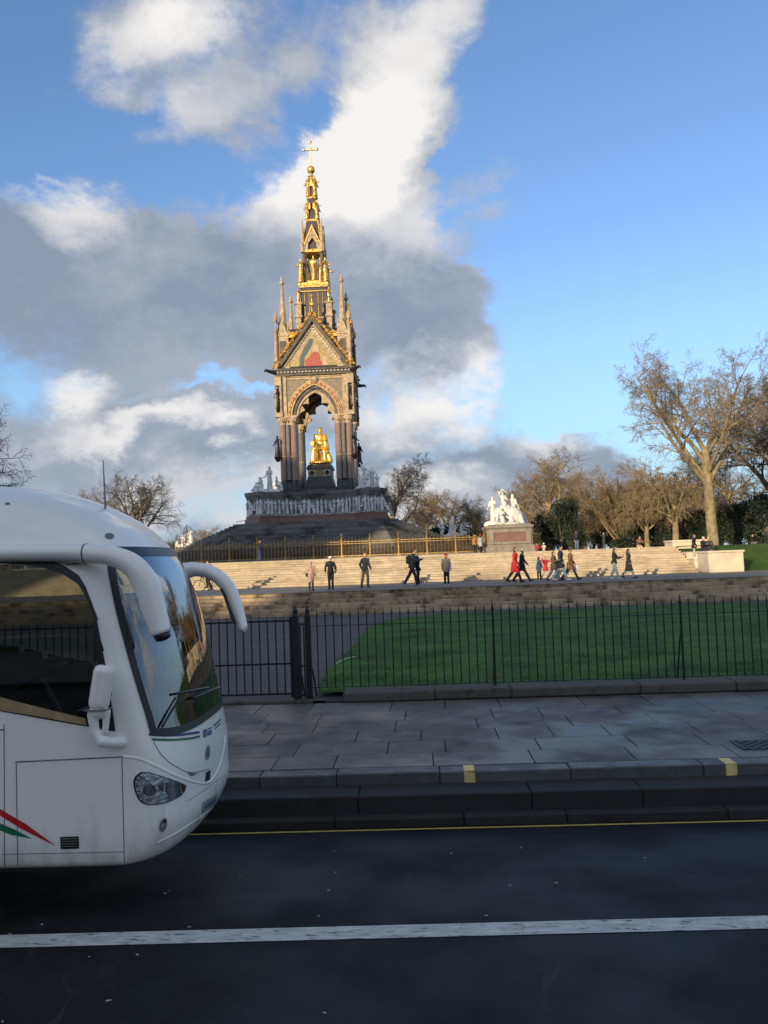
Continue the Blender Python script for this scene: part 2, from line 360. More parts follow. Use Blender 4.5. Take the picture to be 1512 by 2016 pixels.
_bc = {}
def block_mesh(name, lx, ly, lz, m, bev):
    k = (name, round(lx, 2), round(ly, 3), round(lz, 3), m.name)
    if k not in _bc: _bc[k] = MB().box((0, 0, 0), (lx, ly, lz)).mesh(name, m, bevel=bev)
    return _bc[k]
# kerb: three stepped courses
kerb = empty('kerb', (0, 9.1, 0), kind='structure')
def nosed_mesh(name, lx, ly, lz, m):
    k = ('nosed', name, round(lx, 2), m.name)
    if k not in _bc:
        y0, y1, a, b = -ly / 2, ly / 2, -lz / 2, lz / 2; c = a + .1 + .010
        pr = [(y0 + .012, a), (y0 + .012, c), (y0 + .004, c), (y0, c + .006), (y0, b - .014), (y0 + .012, b), (y1, b), (y1, a)]
        n = len(pr); vs = [(-lx / 2, y, z) for y, z in pr] + [(lx / 2, y, z) for y, z in pr]
        _bc[k] = MB().add(vs, [tuple(range(n)), tuple(range(n, 2 * n))[::-1]] + [(i, n + i, n + (i + 1) % n, (i + 1) % n) for i in range(n)]).mesh(name, m)
    return _bc[k]
def course(parent, name, yfront, depth, z0, z1, m, lens, x0, x1, skew, gap=.008, bev=.012, jit=.004, base=(0, 0, 0), nosed=False):
    x = x0 + rng.random() * .5; n = 0; sl = (skew(1) - skew(0)); pts = []
    while x < x1:
        L = rng.choice(lens)
        end = nosed and x + L > x1 - .5
        if end: L = round(x1 - x, 2)
        if L < .05: break
        me = nosed_mesh(name, L - gap, depth, z1 - z0, m) if nosed else block_mesh(name, L - gap, depth, z1 - z0, m, bev)
        cx = x + L / 2
        o = bpy.data.objects.new(name, me); link(o, parent)
        o.location = (cx - base[0], yfront + depth / 2 + skew(cx) + rng.uniform(-jit, jit) - base[1], (z0 + z1) / 2 + rng.uniform(-jit, jit) * .7 - base[2])
        o.rotation_euler = (0, rng.uniform(-.0012, .0012), math.atan(sl) + rng.uniform(-.001, .001))
        x += L; n += 1
        if end: break
    return n
kb = (0, 9.1, 0)
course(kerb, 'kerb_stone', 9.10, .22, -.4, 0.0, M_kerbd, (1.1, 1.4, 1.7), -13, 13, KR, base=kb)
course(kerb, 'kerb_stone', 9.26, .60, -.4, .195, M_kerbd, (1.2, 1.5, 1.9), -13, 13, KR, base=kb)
course(kerb, 'kerb_stone', 9.72, .27, -.4, .32, M_kerb, (.9, 1.2, 1.5), -13, 13, KR, base=kb)
pav = empty('pavement', (0, 12, .3), kind='structure')
rows = [10.0, 10.66, 11.36, 12.06, 12.8, 13.6, 14.50]
for a, b in zip(rows, rows[1:]):
    y0, d = a, b - a
    course(pav, 'paving_slab', y0, d - .01, .2, .325, M_slab, (.75, .9, 1.05, 1.2, 1.35), -9, 10, lambda x: KR(x) * (14.5 - y0) / 4.5, gap=.012, bev=.005, jit=.003, base=(0, 12, .3))
o = sheet('paving_bed', [-60, -20, 0, 20, 60], [9.9, 14.6], lambda x, y: .235, M_core)
o = sheet('pavement_far', [-60, -14, -8.8], [9.99, 14.5], lambda x, y: .318, M_slab); sheet('pavement_far', [10.2, 20, 60], [9.99, 14.5], lambda x, y: .318, M_slab, skew=KR)
# yellow kerb marks
for px, py in ((924, 1518), (1432, 1499)):
    c = PZ(px, py, .32); yf = 9.72 + KR(c.x)
    mb = MB().box((0, .125, .324), (.125, .25, .006)).box((0, -.004, .252), (.125, .007, .13))
    o = mb.build('kerb_mark', M_paleyel, loc=(c.x, yf, 0)); o['kind'] = 'structure'
# inspection cover
c = PZ(1500, 1466, .33)
cov = empty('drain_cover', (c.x, c.y, .327), label='dark square iron drain cover let into the paving slabs', cat='drain cover')
MB().box((0, 0, .004), (.62, .48, .012)).build('frame', M_iron, cov)
for i in range(9):
    for j in range(7): 
        if (i + j) % 2 == 0: MB().box((-.24 + i * .06, -.18 + j * .06, .013), (.045, .045, .008)).build('tread_stud', M_iron, cov)
# plinth under the railings
pl = empty('railing_plinth', (0, 14.7, .3), label='low weathered stone plinth carrying the black railings', cat='plinth')
course(pl, 'coping_stone', 14.44, .58, .33, .50, M_coping, (1.3, 1.6, 1.9, 2.2), -2.15, 16, lambda x: .012 * x, gap=.01, bev=.025, jit=.006, base=(0, 14.7, .3))
MB().box((7, 14.8 + .085, .24), (18, .52, .22), rz=.012).build('footing', M_kerbd, pl, loc=(0, -14.7, -.3))
sill = empty('gate_sill', (-6, 14.6, .3), label='low worn stone sill across the gateway', cat='sill')
course(sill, 'sill_stone', 14.62, .42, .28, .36, M_coping, (1.3, 1.7), -12.5, -2.9, lambda x: .0, bev=.02, base=(-6, 14.6, .3))
# lawn, path, promenade, platform
def lawn_z(x, y): return .42 - .005 * (y - 15)
le = [(-2.15, 15.02), (-2.35, 17), (-2.4, 20), (-2.35, 24), (-2.4, 28), (-2.35, 31), (-2.0, 33.4), (-1.2, 35.0), (0.4, 36.1), (3, 36.6), (8, 36.9), (60, 38.4)]
mb = MB()
xs = [-2.4 + .55 * i for i in range(115)]; ys = [15.02 + .55 * j for j in range(44)]
def lawn_in(x, y):
    lx = lerp_tab([(q[1], q[0]) for q in le[:9]], y); fy = lerp_tab([(-3, 33.4)] + [(q[0], q[1]) for q in le[6:]], x)
    return x >= lx - .01 and y <= fy
vs = []; fs = []
nl = 60; ys = [15.02 + (38.4 - 15.02) * j / nl for j in range(nl + 1)]
for y in ys:                                  # strips from the curved left edge to the right
    yl = lerp_tab([(q[1], q[0]) for q in le], y)
    for i in range(40):
        x = yl + (60 - yl) * (i / 39) ** 1.6
        vs.append((x, y, lawn_z(x, y) + .03 * mathutils.noise.noise((x * .8, y * .8, 0))))
fs = [(j * 40 + i, j * 40 + i + 1, (j + 1) * 40 + i + 1, (j + 1) * 40 + i) for j in range(nl) for i in range(39)]
o = mb.add(vs, fs).build('lawn', M_grass, smooth=True); o['kind'] = 'structure'
mb = MB(); vs = []; fs = []
for i in range(52000):
    y = 15.05 + 21 * rng.random() ** 1.9; xl = lerp_tab([(q[1], q[0]) for q in le], y)
    x = xl - .03 + (y * .56 + 2.6 - xl) * rng.random(); z = lawn_z(x, y) - .01
    h = rng.uniform(.02, .06) * (1.8 if rng.random() < .05 else 1); a = rng.random() * 6.28; w = .007; k = len(vs)
    vs += [(x - w * math.cos(a), y - w * math.sin(a), z), (x + w * math.cos(a), y + w * math.sin(a), z), (x + rng.uniform(-.03, .03), y + rng.uniform(-.03, .03), z + h)]; fs.append((k, k + 1, k + 2))
o = mb.add(vs, fs).build('grass_blades', M_blade); tag(o, 'short mown grass blades of the lawn behind the railings', 'grass', kind='stuff')
sheet('path', [-60, -20, -6, -2.2, 0, 10, 25, 60], [14.7, 25, 33, 38.2], lambda x, y: .31 if y > 30 else .335, M_asph2, skew=lambda x: 0)
sheet('promenade', [-120, -60, 0, 20, 60], [39.6, 43, 49.3], lambda x, y: 1.30, mat('promenade_paving', (.19, .165, .14), .8, scale=1.5, bump=.2), skew=KT)
sheet('platform', [-120, -60, -20, 0, 15.2, 17.2], [53.4, 60, 80, 140], lambda x, y: 2.90, M_gravel, skew=KT)
# terrace stairs: each stone of each step is a piece
def stairs(name, y0, z0, n, rise, tread, m, x0, x1, xfull, lens):
    s = empty(name, ((x0 + x1) / 2, y0, z0), kind='structure'); base = tuple(s.location)
    core = MB()
    for i in range(n):
        za = z0 + rise * i
        course(s, 'step_stone', y0 + tread * i, tread + .06, za - .1, za + rise, m, lens, x0, x1, KT, gap=.009, bev=.012, jit=.006, base=base, nosed=True)
        for xa, xb in xfull:                       # runs beyond the picture
            ang = math.atan(.03); cx = (xa + xb) / 2
            core.box((cx - base[0], y0 + tread * i + tread / 2 + .03 + KT(cx) - base[1], za + rise / 2 - .05 - base[2]), (xb - xa, tread + .06, rise + .1), rz=ang)
    c = core.build('step_run', m, s); c['kind'] = 'stuff'
    b = MB()
    for i in range(n): b.box(((x0 + x1) / 2 - base[0], y0 + tread * (i + .5) + .06 + KT((x0 + x1) / 2) - base[1], z0 + rise * (i + .5) - .12 - base[2]), (x1 - x0 - .1, tread + .1, rise + .2), rz=math.atan(.03))
    b.build('step_core', M_core, s)
stairs('lower_terrace_steps', 37.75, .30, 6, .1667, .38, M_stepl, -14, 23.5, ((-60, -13.8), (24.2, 60)), (1.5, 1.9, 2.3))
stairs('upper_terrace_steps', 49.0, 1.30, 11, .1455, .42, M_step, -22, 15.44, ((-60, -21.6),), (1.6, 2.1, 2.6, 3.0))
# parapet closing the upper stairs on the right
par = empty('stone_parapet', (15.9, 50, 1.3), label='pale stone parapet with stepped piers closing the end of the upper stairs', cat='parapet')
M_par = mat('parapet_stone', (.62, .53, .40), .8, scale=1.4, var=.12, bump=.3, bscale=10, grime=((.40, .31, .20), 1.1, .58, .75))
kx = KT(16)
for nm, c, d in (('pier', (16.60, 48.75 + kx, 1.86), (1.95, 2.1, 1.12)), ('pier_cap', (16.60, 48.75 + kx, 2.48), (2.07, 2.22, .12)),
                 ('cheek_wall', (16.35, 51.7 + kx, 1.6), (1.72, 3.76, .88)), ('cheek_cap', (16.35, 51.7 + kx, 2.07), (1.80, 3.82, .08)), ('ledge', (16.4, 52.6 + kx, 2.30), (1.6, 1.9, .42)),
                 ('end_pier', (16.5, 54.6 + kx, 2.3), (2.3, 1.9, 1.7)), ('pier_cap', (16.5, 54.6 + kx, 3.21), (2.4, 2.0, .14))):
    MB().box((c[0] - 15.9, c[1] - 50, c[2] - 1.3), d).build(nm, M_par, par, bevel=.025)
lf = MB(); q_ = random.Random(8)
for i in range(420):
    y = 15.1 + 21 * q_.random() ** 1.5; xl = lerp_tab([(k[1], k[0]) for k in le], y); x = xl - .4 + (y * .56 + 3 - xl) * q_.random(); a = q_.random() * 6.28; s_ = q_.uniform(.02, .045); z = lawn_z(x, y) + .025
    lf.add([(x + s_ * math.cos(a), y + s_ * math.sin(a), z), (x + s_ * .6 * math.cos(a + 1.6), y + s_ * .6 * math.sin(a + 1.6), z + .012), (x - s_ * math.cos(a), y - s_ * math.sin(a), z + .004), (x + s_ * .6 * math.cos(a - 1.6), y + s_ * .6 * math.sin(a - 1.6), z)], [(0, 1, 2, 3)])
o = lf.build('fallen_leaves', mat('dead_leaf', (.16, .09, .035), .8, scale=3, var=.4)); tag(o, 'brown dead leaves scattered on the lawn', 'leaves', kind='stuff')
# twig lying on the path edge, and bits of litter on the road
a, b = PZ(662, 1306, .43), PZ(700, 1292, .43)
MB().tube([a, a.lerp(b, .4) + Vector((0, .03, .03)), b], [.012, .016, .009], 5).build('fallen_branch', mat('bare_wood', (.5, .45, .38), .8)).location = (0, 0, 0)
tag(bpy.data.objects['fallen_branch'], 'pale bare stick lying at the edge of the grass beside the path', 'stick')
mb = MB()
for i in range(70):
    x, y = rng.uniform(-5, 6), rng.uniform(3.2, 8.8); z = lerp_tab(rtab, y - KR(x)) + .006; w, l = rng.uniform(.004, .010), rng.uniform(.008, .035); a = rng.uniform(-.6, .6)
    mb.box((x, y, z), (l, w, .004), rz=a)
o = mb.build('road_flecks', mat('pale_fleck', (.5, .48, .42), .8)); tag(o, 'pale flecks of grit and leaf scattered on the wet asphalt', 'litter', kind='stuff')

# unseen buildings added south of the road, sized to shade foreground and podium
M_brick = mat('red_brick', (.30, .15, .085), .85, scale=2, bump=.4); M_slate = mat('slate', (.06, .06, .065), .6); M_trim = mat('stucco_trim', (.55, .48, .38), .8)
M_gl = mat('dark_pane', (.02, .025, .03), .08)
def mansion(x0, w, h, y0, label, depth=13):
    b = empty('mansion_block', (x0 + w / 2, y0, .05), label=label, cat='building', group='brick mansion blocks across the road')
    m = MB().box((0, -depth / 2, h / 2), (w, depth, h))
    nb = max(2, int(w // 9))
    for i in range(nb): m.box((-w / 2 + w * (i + .5) / nb, .45, h * .46), (3.6, 1.2, h * .92))
    m.build('wall', M_brick, b)
    t = MB()
    for k in range(1, 6): t.box((0, .12, h * k / 6), (w + .1, .5, .3))
    t.box((0, .3, h + .25), (w + .4, 1.2, .5)); t.build('cornice', M_trim, b)
    r = MB().box((0, -depth / 2, h + 1.9), (w * .98, depth * .95, 3.4), taper=.82); r.build('roof', M_slate, b)
    for i in range(nb): MB().box((-w / 2 + w * (i + .35) / nb, -depth * .4, h + 4.1), (1.8, .9, 2.0)).build('chimney', M_brick, b)
    for i in range(nb):
        for k in range(6):
            for sx in (-.9, .9): MB().box((-w / 2 + w * (i + .5) / nb + sx, 1.08, h * (k + .5) / 6.2), (1.1, .08, h / 6 * .55)).build('window', M_gl, b)
rng2 = random.Random(3)
xx = -98.; i = 0
for w, h in ((22, 25.0), (24, 26.4), (20, 25.8), (24, 26.6), (30, 26.2), (30, 25.4)):
    mansion(xx, w, h, -90, ['red brick mansion block beside the tall brick tower', 'red brick mansion block second from the brick tower', 'narrowest red brick mansion block in the row', 'red brick mansion block right of the narrowest one', 'wide red brick mansion block second from the end of the row', 'wide red brick mansion block at the far end of the row'][i], 16); xx += w + .4; i += 1
tw = empty('brick_tower', (-107.5, -90, .05), label='tall square brick tower standing beside the mansion blocks', cat='building')  # unseen tower added to put the podium in shade
MB().box((0, 0, 25.7), (15.5, 15.5, 51.4)).build('shaft', M_brick, tw)
for z in (17, 34, 50.5): MB().box((0, 0, z), (16, 16, .8)).build('string_course', M_trim, tw)
MB().lathe([(10.5, 51.4), (9.5, 52), (6, 52.8), (.4, 53.2)], n=4).build('roof', M_slate, tw)
# ------------------------------------------------------------------ figures (people and statues share the skeleton)
def skel(legs=((0, 0), (0, 0)), arms=((0, 8, 10), (0, 8, 10)), lean=0, head=0, splay=.0, out=0):
    """joints of a 1.75 m figure facing -Y; legs (hip swing, knee bend) left/right, arms (swing, abduction, elbow)"""
    J = {}
    hip = Vector((0, 0, .92)); J['hip'] = hip
    up = Vector((0, -math.sin(R(lean)), math.cos(R(lean))))
    J['waist'] = hip + up * .18; J['chest'] = hip + up * .40; J['neck'] = hip + up * .57
    hu = Vector((0, -math.sin(R(lean + head)), math.cos(R(lean + head))))
    J['headb'] = J['neck'] + hu * .08; J['head'] = J['neck'] + hu * .165; J['hu'] = hu
    for s, side, (a, k), (sw, ab, el) in ((-1, 'l', *((legs[0],) + (arms[0],))), (1, 'r', *((legs[1],) + (arms[1],)))):
        h = hip + Vector((s * .09, 0, -.02))
        kn = h + Vector((s * splay, -math.sin(R(a)), -math.cos(R(a)))).normalized() * .43
        b = a - k; an = kn + Vector((s * splay * .3, -math.sin(R(b)), -math.cos(R(b)))).normalized() * .42
        ft = b * .55
        toe = an + Vector((s * .03, -math.cos(R(ft)) * .17, -.045 + math.sin(R(ft)) * .17 * (1 if ft > 0 else .6)))
        J[side + 'hip'], J[side + 'kn'], J[side + 'an'], J[side + 'toe'] = h, kn, an, toe
        sh = J['chest'] + up * .11 + Vector((s * .18, 0, 0))
        d = Vector((s * math.sin(R(ab)), -math.sin(R(sw)) * math.cos(R(ab)), -math.cos(R(sw)) * math.cos(R(ab))))
        e = sh + d * .29
        sw2 = sw + el; ab2 = ab * .25 - (6 if el > 40 else 0) + out
        d2 = Vector((s * math.sin(R(ab2)), -math.sin(R(sw2)) * math.cos(R(ab2)), -math.cos(R(sw2)) * math.cos(R(ab2))))
        w = e + d2 * .25
        J[side + 'sh'], J[side + 'el'], J[side + 'wr'], J[side + 'ha'] = sh, e, w, w + d2 * .09
    dz = -min(J['lan'].z - .075, J['ran'].z - .075, J['ltoe'].z - .03, J['rtoe'].z - .03)
    for k in J:
        if k != 'hu': J[k] = J[k] + Vector((0, 0, dz))
    return J
def p_head(J, g=0.):
    h, hu = J['head'], J['hu']; f = Vector((0, -1, 0)) - hu * Vector((0, -1, 0)).dot(hu); f.normalize()
    return [('e', h, (.075 + g, .093 + g, .112 + g)), ('e', h + f * .035 - hu * .06, (.052 + g, .055 + g, .055 + g)), ('e', h + f * .098 - hu * .012, (.014, .02, .026)),
            ('e', h + f * .075 + hu * .03, (.05, .025, .016)), ('e', h + f * .085 - hu * .055, (.025, .014, .010)), ('e', h + Vector((.077, 0, -.01)), (.012, .022, .034)), ('e', h + Vector((-.077, 0, -.01)), (.012, .022, .034)),
            ('c', J['neck'] - hu * .03, J['head'] - hu * .03, .058 + g, .055 + g)]
def p_torso(J, g=0.):
    return [('e', J['hip'] + Vector((0, .01, .02)), (.165 + g, .115 + g, .13 + g)), ('e', J['waist'], (.145 + g, .10 + g, .16 + g)), ('e', J['chest'], (.175 + g, .118 + g, .19 + g)),
            ('c', J['lsh'] * .8 + J['chest'] * .2, J['rsh'] * .8 + J['chest'] * .2, .062 + g, .062 + g), ('c', J['neck'] - J['hu'] * .06, J['neck'], .085 + g * .6, .06 + g * .4)]
def p_legs(J, g=0., cut=1.):
    o = []
    for s in 'lr':
        an = J[s + 'kn'].lerp(J[s + 'an'], cut)
        o += [('c', J[s + 'hip'], J[s + 'kn'], .088 + g, .058 + g), ('c', J[s + 'kn'], an, .058 + g, .040 + g + .012 * (g > .005)), ('e', J[s + 'kn'].lerp(J[s + 'an'], .3) + Vector((0, .015, 0)), (.052 + g, .055 + g, .11))]
    return o
def p_arms(J, g=0., cut=1.):
    o = []
    for s in 'lr': o += [('c', J[s + 'sh'], J[s + 'el'], .052 + g, .042 + g), ('c', J[s + 'el'], J[s + 'el'].lerp(J[s + 'wr'], cut), .042 + g, .029 + g + .008 * (g > .005))]
    return o
def p_hands(J):
    o = []
    for s in 'lr':
        w, h = J[s + 'wr'], J[s + 'ha']; o.append(('c', w, w.lerp(h, .8), .028, .032))
    return o
def fingers(J):
    o = []
    for s in 'lr':
        w, h = J[s + 'wr'], J[s + 'ha']; d = (h - w).normalized(); sd = Vector((0, 1, 0)) if abs(d.y) < .8 else Vector((1, 0, 0))
        sd = (sd - d * sd.dot(d)).normalized(); nn = d.cross(sd)
        for i, L in enumerate((.055, .066, .062, .046)):
            b = h + sd * (.026 - .018 * i) - d * .01; m_ = b + d * L * .55 + nn * .004; t = m_ + d * L * .4 + nn * .014
            o.append([b, m_, t])
        b = w.lerp(h, .35) + sd * .03; o.append([b, b + sd * .022 + d * .03, b + sd * .026 + d * .058])
    return o
def p_feet(J, g=0.):
    o = []
    for s in 'lr':
        a, t = J[s + 'an'], J[s + 'toe']; heel = a + Vector((0, .035, -.04))
        o += [('c', a, heel, .042 + g, .038 + g), ('c', heel, t, .038 + g, .032 + g)]
    return o
def robe(J, h0, h1, r0, r1):        # hanging cloth between two heights, following the hips and knees
    c0 = J['waist'].copy(); k = (J['lkn'] + J['rkn']) / 2
    c0.z = h0; c1 = Vector((k.x * .7, k.y * .7, h1))
    return [('k', c0, c1, r0, r1)]
def place(prims, m):
    out = []; s = m.to_scale()[0]; rot = m.to_3x3().normalized()
    for p in prims:
        if p[0] == 'c': out.append(('c', m @ Vector(p[1]), m @ Vector(p[2]), p[3] * s, p[4] * s))
        elif p[0] == 'e': out.append(('e', m @ Vector(p[1]), tuple(k * s for k in p[2]), rot @ (p[3] if len(p) > 3 else Matrix.Identity(3))))
        else: out.append(('k', m @ Vector(p[1]), m @ Vector(p[2]), tuple(k * s for k in p[3]) if isinstance(p[3], tuple) else p[3] * s, tuple(k * s for k in p[4]) if isinstance(p[4], tuple) else p[4] * s))
    return out
def TR(loc, rz=0, s=1.): return Matrix.Translation(loc) @ Matrix.Rotation(rz, 4, 'Z') @ Matrix.Scale(s, 4)
STAND = ((2, 2), (-3, 3)); SIT = ((82, 84), (88, 80))
def draped(J, seat=False, hood=False):
    o = p_head(J, .006) + p_torso(J, .02) + p_legs(J, .02) + p_arms(J, .012) + p_hands(J) + p_feet(J, .005)
    if seat:
        kn = (J['lkn'] + J['rkn']) / 2; an = (J['lan'] + J['ran']) / 2
        o += [('c', J['hip'], kn, .17, .15), ('c', kn, Vector((an.x, an.y, .12)), .15, .19), ('c', J['lkn'], J['lan'], .10, .10), ('c', J['rkn'], J['ran'], .10, .10)]
    else: o += robe(J, J['waist'].z + .05, .04, (.15, .12), (.25, .21)) + [('c', J['lsh'], J['rhip'], .06, .09), ('c', J['rhip'], J['rkn'], .10, .12)]
    if hood: o += [('e', J['head'] + Vector((0, .03, .02)), (.10, .11, .13)), ('c', J['head'] + Vector((0, .06, -.05)), J['chest'] + Vector((0, .1, 0)), .09, .12)]
    return o
S_STAND = skel(STAND, ((10, 12, 30), (30, 15, 60))); S_UP = skel(STAND, ((170, 12, 30), (20, 15, 40))); S_SIT = skel(SIT, ((25, 18, 45), (35, 12, 60))); S_SITUP = skel(SIT, ((165, 25, 60), (30, 15, 50)))
S_KNEEL = skel(((75, 130), (5, 95)), ((40, 15, 50), (20, 20, 40)), lean=10)

# ------------------------------------------------------------------ the memorial
Z0 = 2.9
mem = empty('memorial', (-13.3, 100, Z0), R(1.5), label='towering gothic canopy monument with gilded spire and cross on granite steps', cat='monument')
def oct_(d, e): return [(-e, -d), (e, -d), (d, -e), (d, e), (e, d), (-e, d), (-d, e), (-d, -e)]
def a2(z): return z - Z0
NST = 22; zt = 7.2
for i in range(NST):
    t = i / NST; d = 19.2 + (8.9 - 19.2) * t; e = 9.6 + (7.3 - 9.6) * t
    z1 = a2(Z0 + (zt - Z0) * (i + 1) / NST); z0 = a2(Z0 + (zt - Z0) * i / NST) - .02
    MB().prism(oct_(d, e), z0, z1).build('step', M_granite, mem)
def podium_poly(off=0., n=6):
    side = []
    for x, y in ((-6.05, -7.95), (-5.0, -6.9), (-4.2, -6.1), (-3.2, -5.55), (-1.8, -5.3), (0, -5.22), (1.8, -5.3), (3.2, -5.55), (4.2, -6.1), (5.0, -6.9), (6.05, -7.95)): side.append((x, y))
    pts = []
    for q in range(4):
        c, s = math.cos(q * math.pi / 2), math.sin(q * math.pi / 2)
        for x, y in side:
            L = math.hypot(x, y); k = (L + off) / L
            pts.append(((x * c - y * s) * k, (x * s + y * c) * k))
    return pts
MB().prism(podium_poly(.35), a2(7.15), a2(7.75)).build('podium_base', M_redgr, mem)
MB().prism(podium_poly(.18), a2(7.75), a2(8.12)).build('podium_plinth', M_redgr, mem)
frieze = MB().prism(podium_poly(-.16), a2(8.12), a2(9.98)).build('frieze', mat('frieze_ground', (.22, .225, .23), .7, scale=2), mem)
MB().prism(podium_poly(.06), a2(9.98), a2(10.12)).prism(podium_poly(.08), a2(10.12), a2(10.5), podium_poly(.28)).prism(podium_poly(.3), a2(10.5), a2(10.82)).build('podium_cornice', M_granite, mem)
MB().prism(podium_poly(.02), a2(8.1), a2(8.22)).build('frieze_ledge', M_marble, mem)
# relief figures standing on the frieze: south side and the four chamfered ends
def suited(J): return p_head(J, .01) + p_torso(J, .03) + p_legs(J, .022) + p_arms(J, .02) + p_hands(J) + p_feet(J, .01) + [('k', J['hip'] + Vector((0, 0, .1)), J['hip'] + Vector((0, 0, -.30)), (.17, .13), (.20, .16))]
fm = [remeshed('relief_figure', suited(J), .045, M_marble, 1) for J in (skel(((10, 4), (-12, 8)), ((40, 20, 70), (-15, 18, 20))), skel(((20, 30), (-8, 4)), ((10, 30, 90), (60, 25, 40))), skel(((-14, 12), (16, 4)), ((75, 15, 30), (5, 12, 30)), lean=8))]
fm += [remeshed('relief_figure', draped(J, True), .045, M_marble, 1) for J in (S_SIT, S_SIT)]
fm += [remeshed('relief_figure', draped(J, False, h), .05, M_marble, 1) for J, h in ((S_STAND, False), (skel(((12, 5), (-10, 8)), ((35, 20, 70), (-10, 15, 20))), False), (skel(STAND, ((60, 25, 50), (15, 10, 20)), lean=6), True), (skel(((6, 3), (-6, 3)), ((5, 20, 90), (5, 20, 90))), True))]
pp = podium_poly(-.02)
def along(poly, closed=False):
    out = []; carry = 0
    for (ax, ay), (bx, by) in zip(poly, poly[1:]):
        L = math.hypot(bx - ax, by - ay); t = carry
        while t < L: out.append((ax + (bx - ax) * t / L, ay + (by - ay) * t / L, math.atan2(by - ay, bx - ax))); t += .5
        carry = t - L
    return out
rf = random.Random(9)
for q in along(pp[:12] + [], False) + along([pp[43], pp[0]]) + along(pp[21:23]) + along(pp[32:34]):
    o = obj('relief_figure', rf.choice(fm), frieze, (q[0], q[1], a2(8.22)), q[2] + rf.uniform(-1.0, 1.0)); k = rf.uniform(.90, 1.04); o.scale = (k * 1.1, k * .85, k)
# piers of clustered shafts
def pier_parts():
    b = MB()
    for cx, cy, r in ((0, 0, 1.0), (-.62, -.62, .55), (.62, -.62, .5), (-.62, .62, .5), (.62, .62, .5)):
        b.lathe([(r * 1.30, 0), (r * 1.30, .45), (r * 1.18, .55), (r * 1.12, 1.2), (r * .98, 1.45), (r * .92, 1.6)], (cx, cy, 0), 8)
    base = b.mesh('pier_base', M_blackgr)
    sh = []
    for i, (cx, cy, r, m) in enumerate(((0, 0, .92, M_greygr), (-.72, -.72, .44, M_pinkgr), (.72, -.72, .44, M_pinkgr), (-.72, .72, .44, M_pinkgr), (.72, .72, .44, M_greygr), (0, -.98, .27, M_greygr), (-.98, 0, .27, M_greygr), (0, .98, .27, M_greygr), (.98, 0, .27, M_pinkgr))):
        sh.append(MB().lathe([(r, 0), (r, 6.55)], (cx, cy, 1.5), 12).mesh('shaft', m, smooth=False))
    band = MB()
    for cx, cy, r in ((0, 0, .82), (-.66, -.66, .42), (.66, -.66, .42), (-.66, .66, .42), (.66, .66, .42)): band.lathe([(r, 0), (r + .08, .06), (r + .08, .16), (r, .22)], (cx, cy, 4.2), 12)
    band = band.mesh('shaft_ring', M_stone)
    cap = MB()
    for cx, cy, r in ((0, 0, .8), (-.66, -.66, .40), (.66, -.66, .40), (-.66, .66, .40), (.66, .66, .40)):
        cap.lathe([(r, 0), (r + .03, .1), (r - .02, .14), (r + .05, .35), (r + .26, .72), (r + .30, .80), (r + .30, 1.0)], (cx, cy, 7.95), 12)
        for k in range(8): a = k * math.pi / 4; cap.ell((cx + (r + .17) * math.cos(a), cy + (r + .17) * math.sin(a), 8.45 + .12 * (k % 2)), (.12, .12, .14), 6, 4)
    cap.box((0, 0, 9.0), (2.5, 2.5, .24)); cap = cap.mesh('capital', M_stone)
    return base, sh, band, cap
pb, psh, pbd, pcp = pier_parts()
bz = [remeshed('bronze_figure', draped(S_STAND) + [('c', S_STAND['rha'], S_STAND['rha'] + Vector((.1, -.1, -.5)), .03, .03), ('k', (0, 0, -.35), (0, 0, 0), (.12, .12), (.3, .3))], .05, M_bronze, 1),
      remeshed('bronze_figure', draped(skel(STAND, ((60, 40, 80), (10, 20, 60)))) + [('k', (0, 0, -.35), (0, 0, 0), (.12, .12), (.3, .3))], .05, M_bronze, 1)]
PC = 3.27
for i, (sx, sy) in enumerate(((-1, -1), (1, -1), (1, 1), (-1, 1))):
    rz = [0, math.pi / 2, math.pi, -math.pi / 2][i]; L = (sx * PC, sy * PC, a2(10.8))
    q_ = obj('pier_base', pb, mem, L, rz)
    for s in psh: obj('shaft', s, mem, L, rz).scale = (.88, .88, 1)
    obj('shaft_ring', pbd, mem, L, rz).scale = (.92, .92, 1); obj('capital', pcp, mem, L, rz).scale = (.9, .9, 1); q_.scale = (.88, .88, 1)
    o = obj('bronze_figure', bz[i % 2], mem, (sx * (PC + 1.22), sy * (PC + 1.22), a2(15.0)), rz - math.pi / 4); o.scale = (1.55, 1.55, 1.45)
# platform between the piers and the pedestal of the seated statue
MB().box((0, 0, a2(11.0)), (6.4, 6.4, .5)).build('dais', M_granite, mem)
ped = MB().box((0, 0, a2(11.45)), (3.7, 3.7, .5)).prism([(-1.75, -1.75), (1.75, -1.75), (1.75, 1.75), (-1.75, 1.75)], a2(11.7), a2(12.9), [(-1.45, -1.45), (1.45, -1.45), (1.45, 1.45), (-1.45, 1.45)]).box((0, 0, a2(13.95)), (3.1, 3.1, .32)).box((0, 0, a2(14.2)), (2.9, 2.9, .25)).build('statue_pedestal', M_blackgr, mem)
MB().box((0, 0, a2(13.35)), (2.84, 2.84, .92)).build('panel_band', M_stone, mem)
for x, m in ((-.92, M_marble), (0, M_mos), (.92, M_marble)):
    MB().box((x, -1.44, a2(13.35)), (.72, .06, .7)).build('pedestal_panel', m, mem)
    if x: MB().lathe([(.30, 0), (.30, .05), (.20, .05), (.20, 0)], n=10).xf(Matrix.Translation((x, -1.47, a2(13.35))) @ Matrix.Rotation(R(90), 4, 'X')).build('roundel', M_stoned, mem)
MB().box((0, 0, a2(14.42)), (2.45, 2.6, .26)).build('gilded_plinth', M_gold, mem)
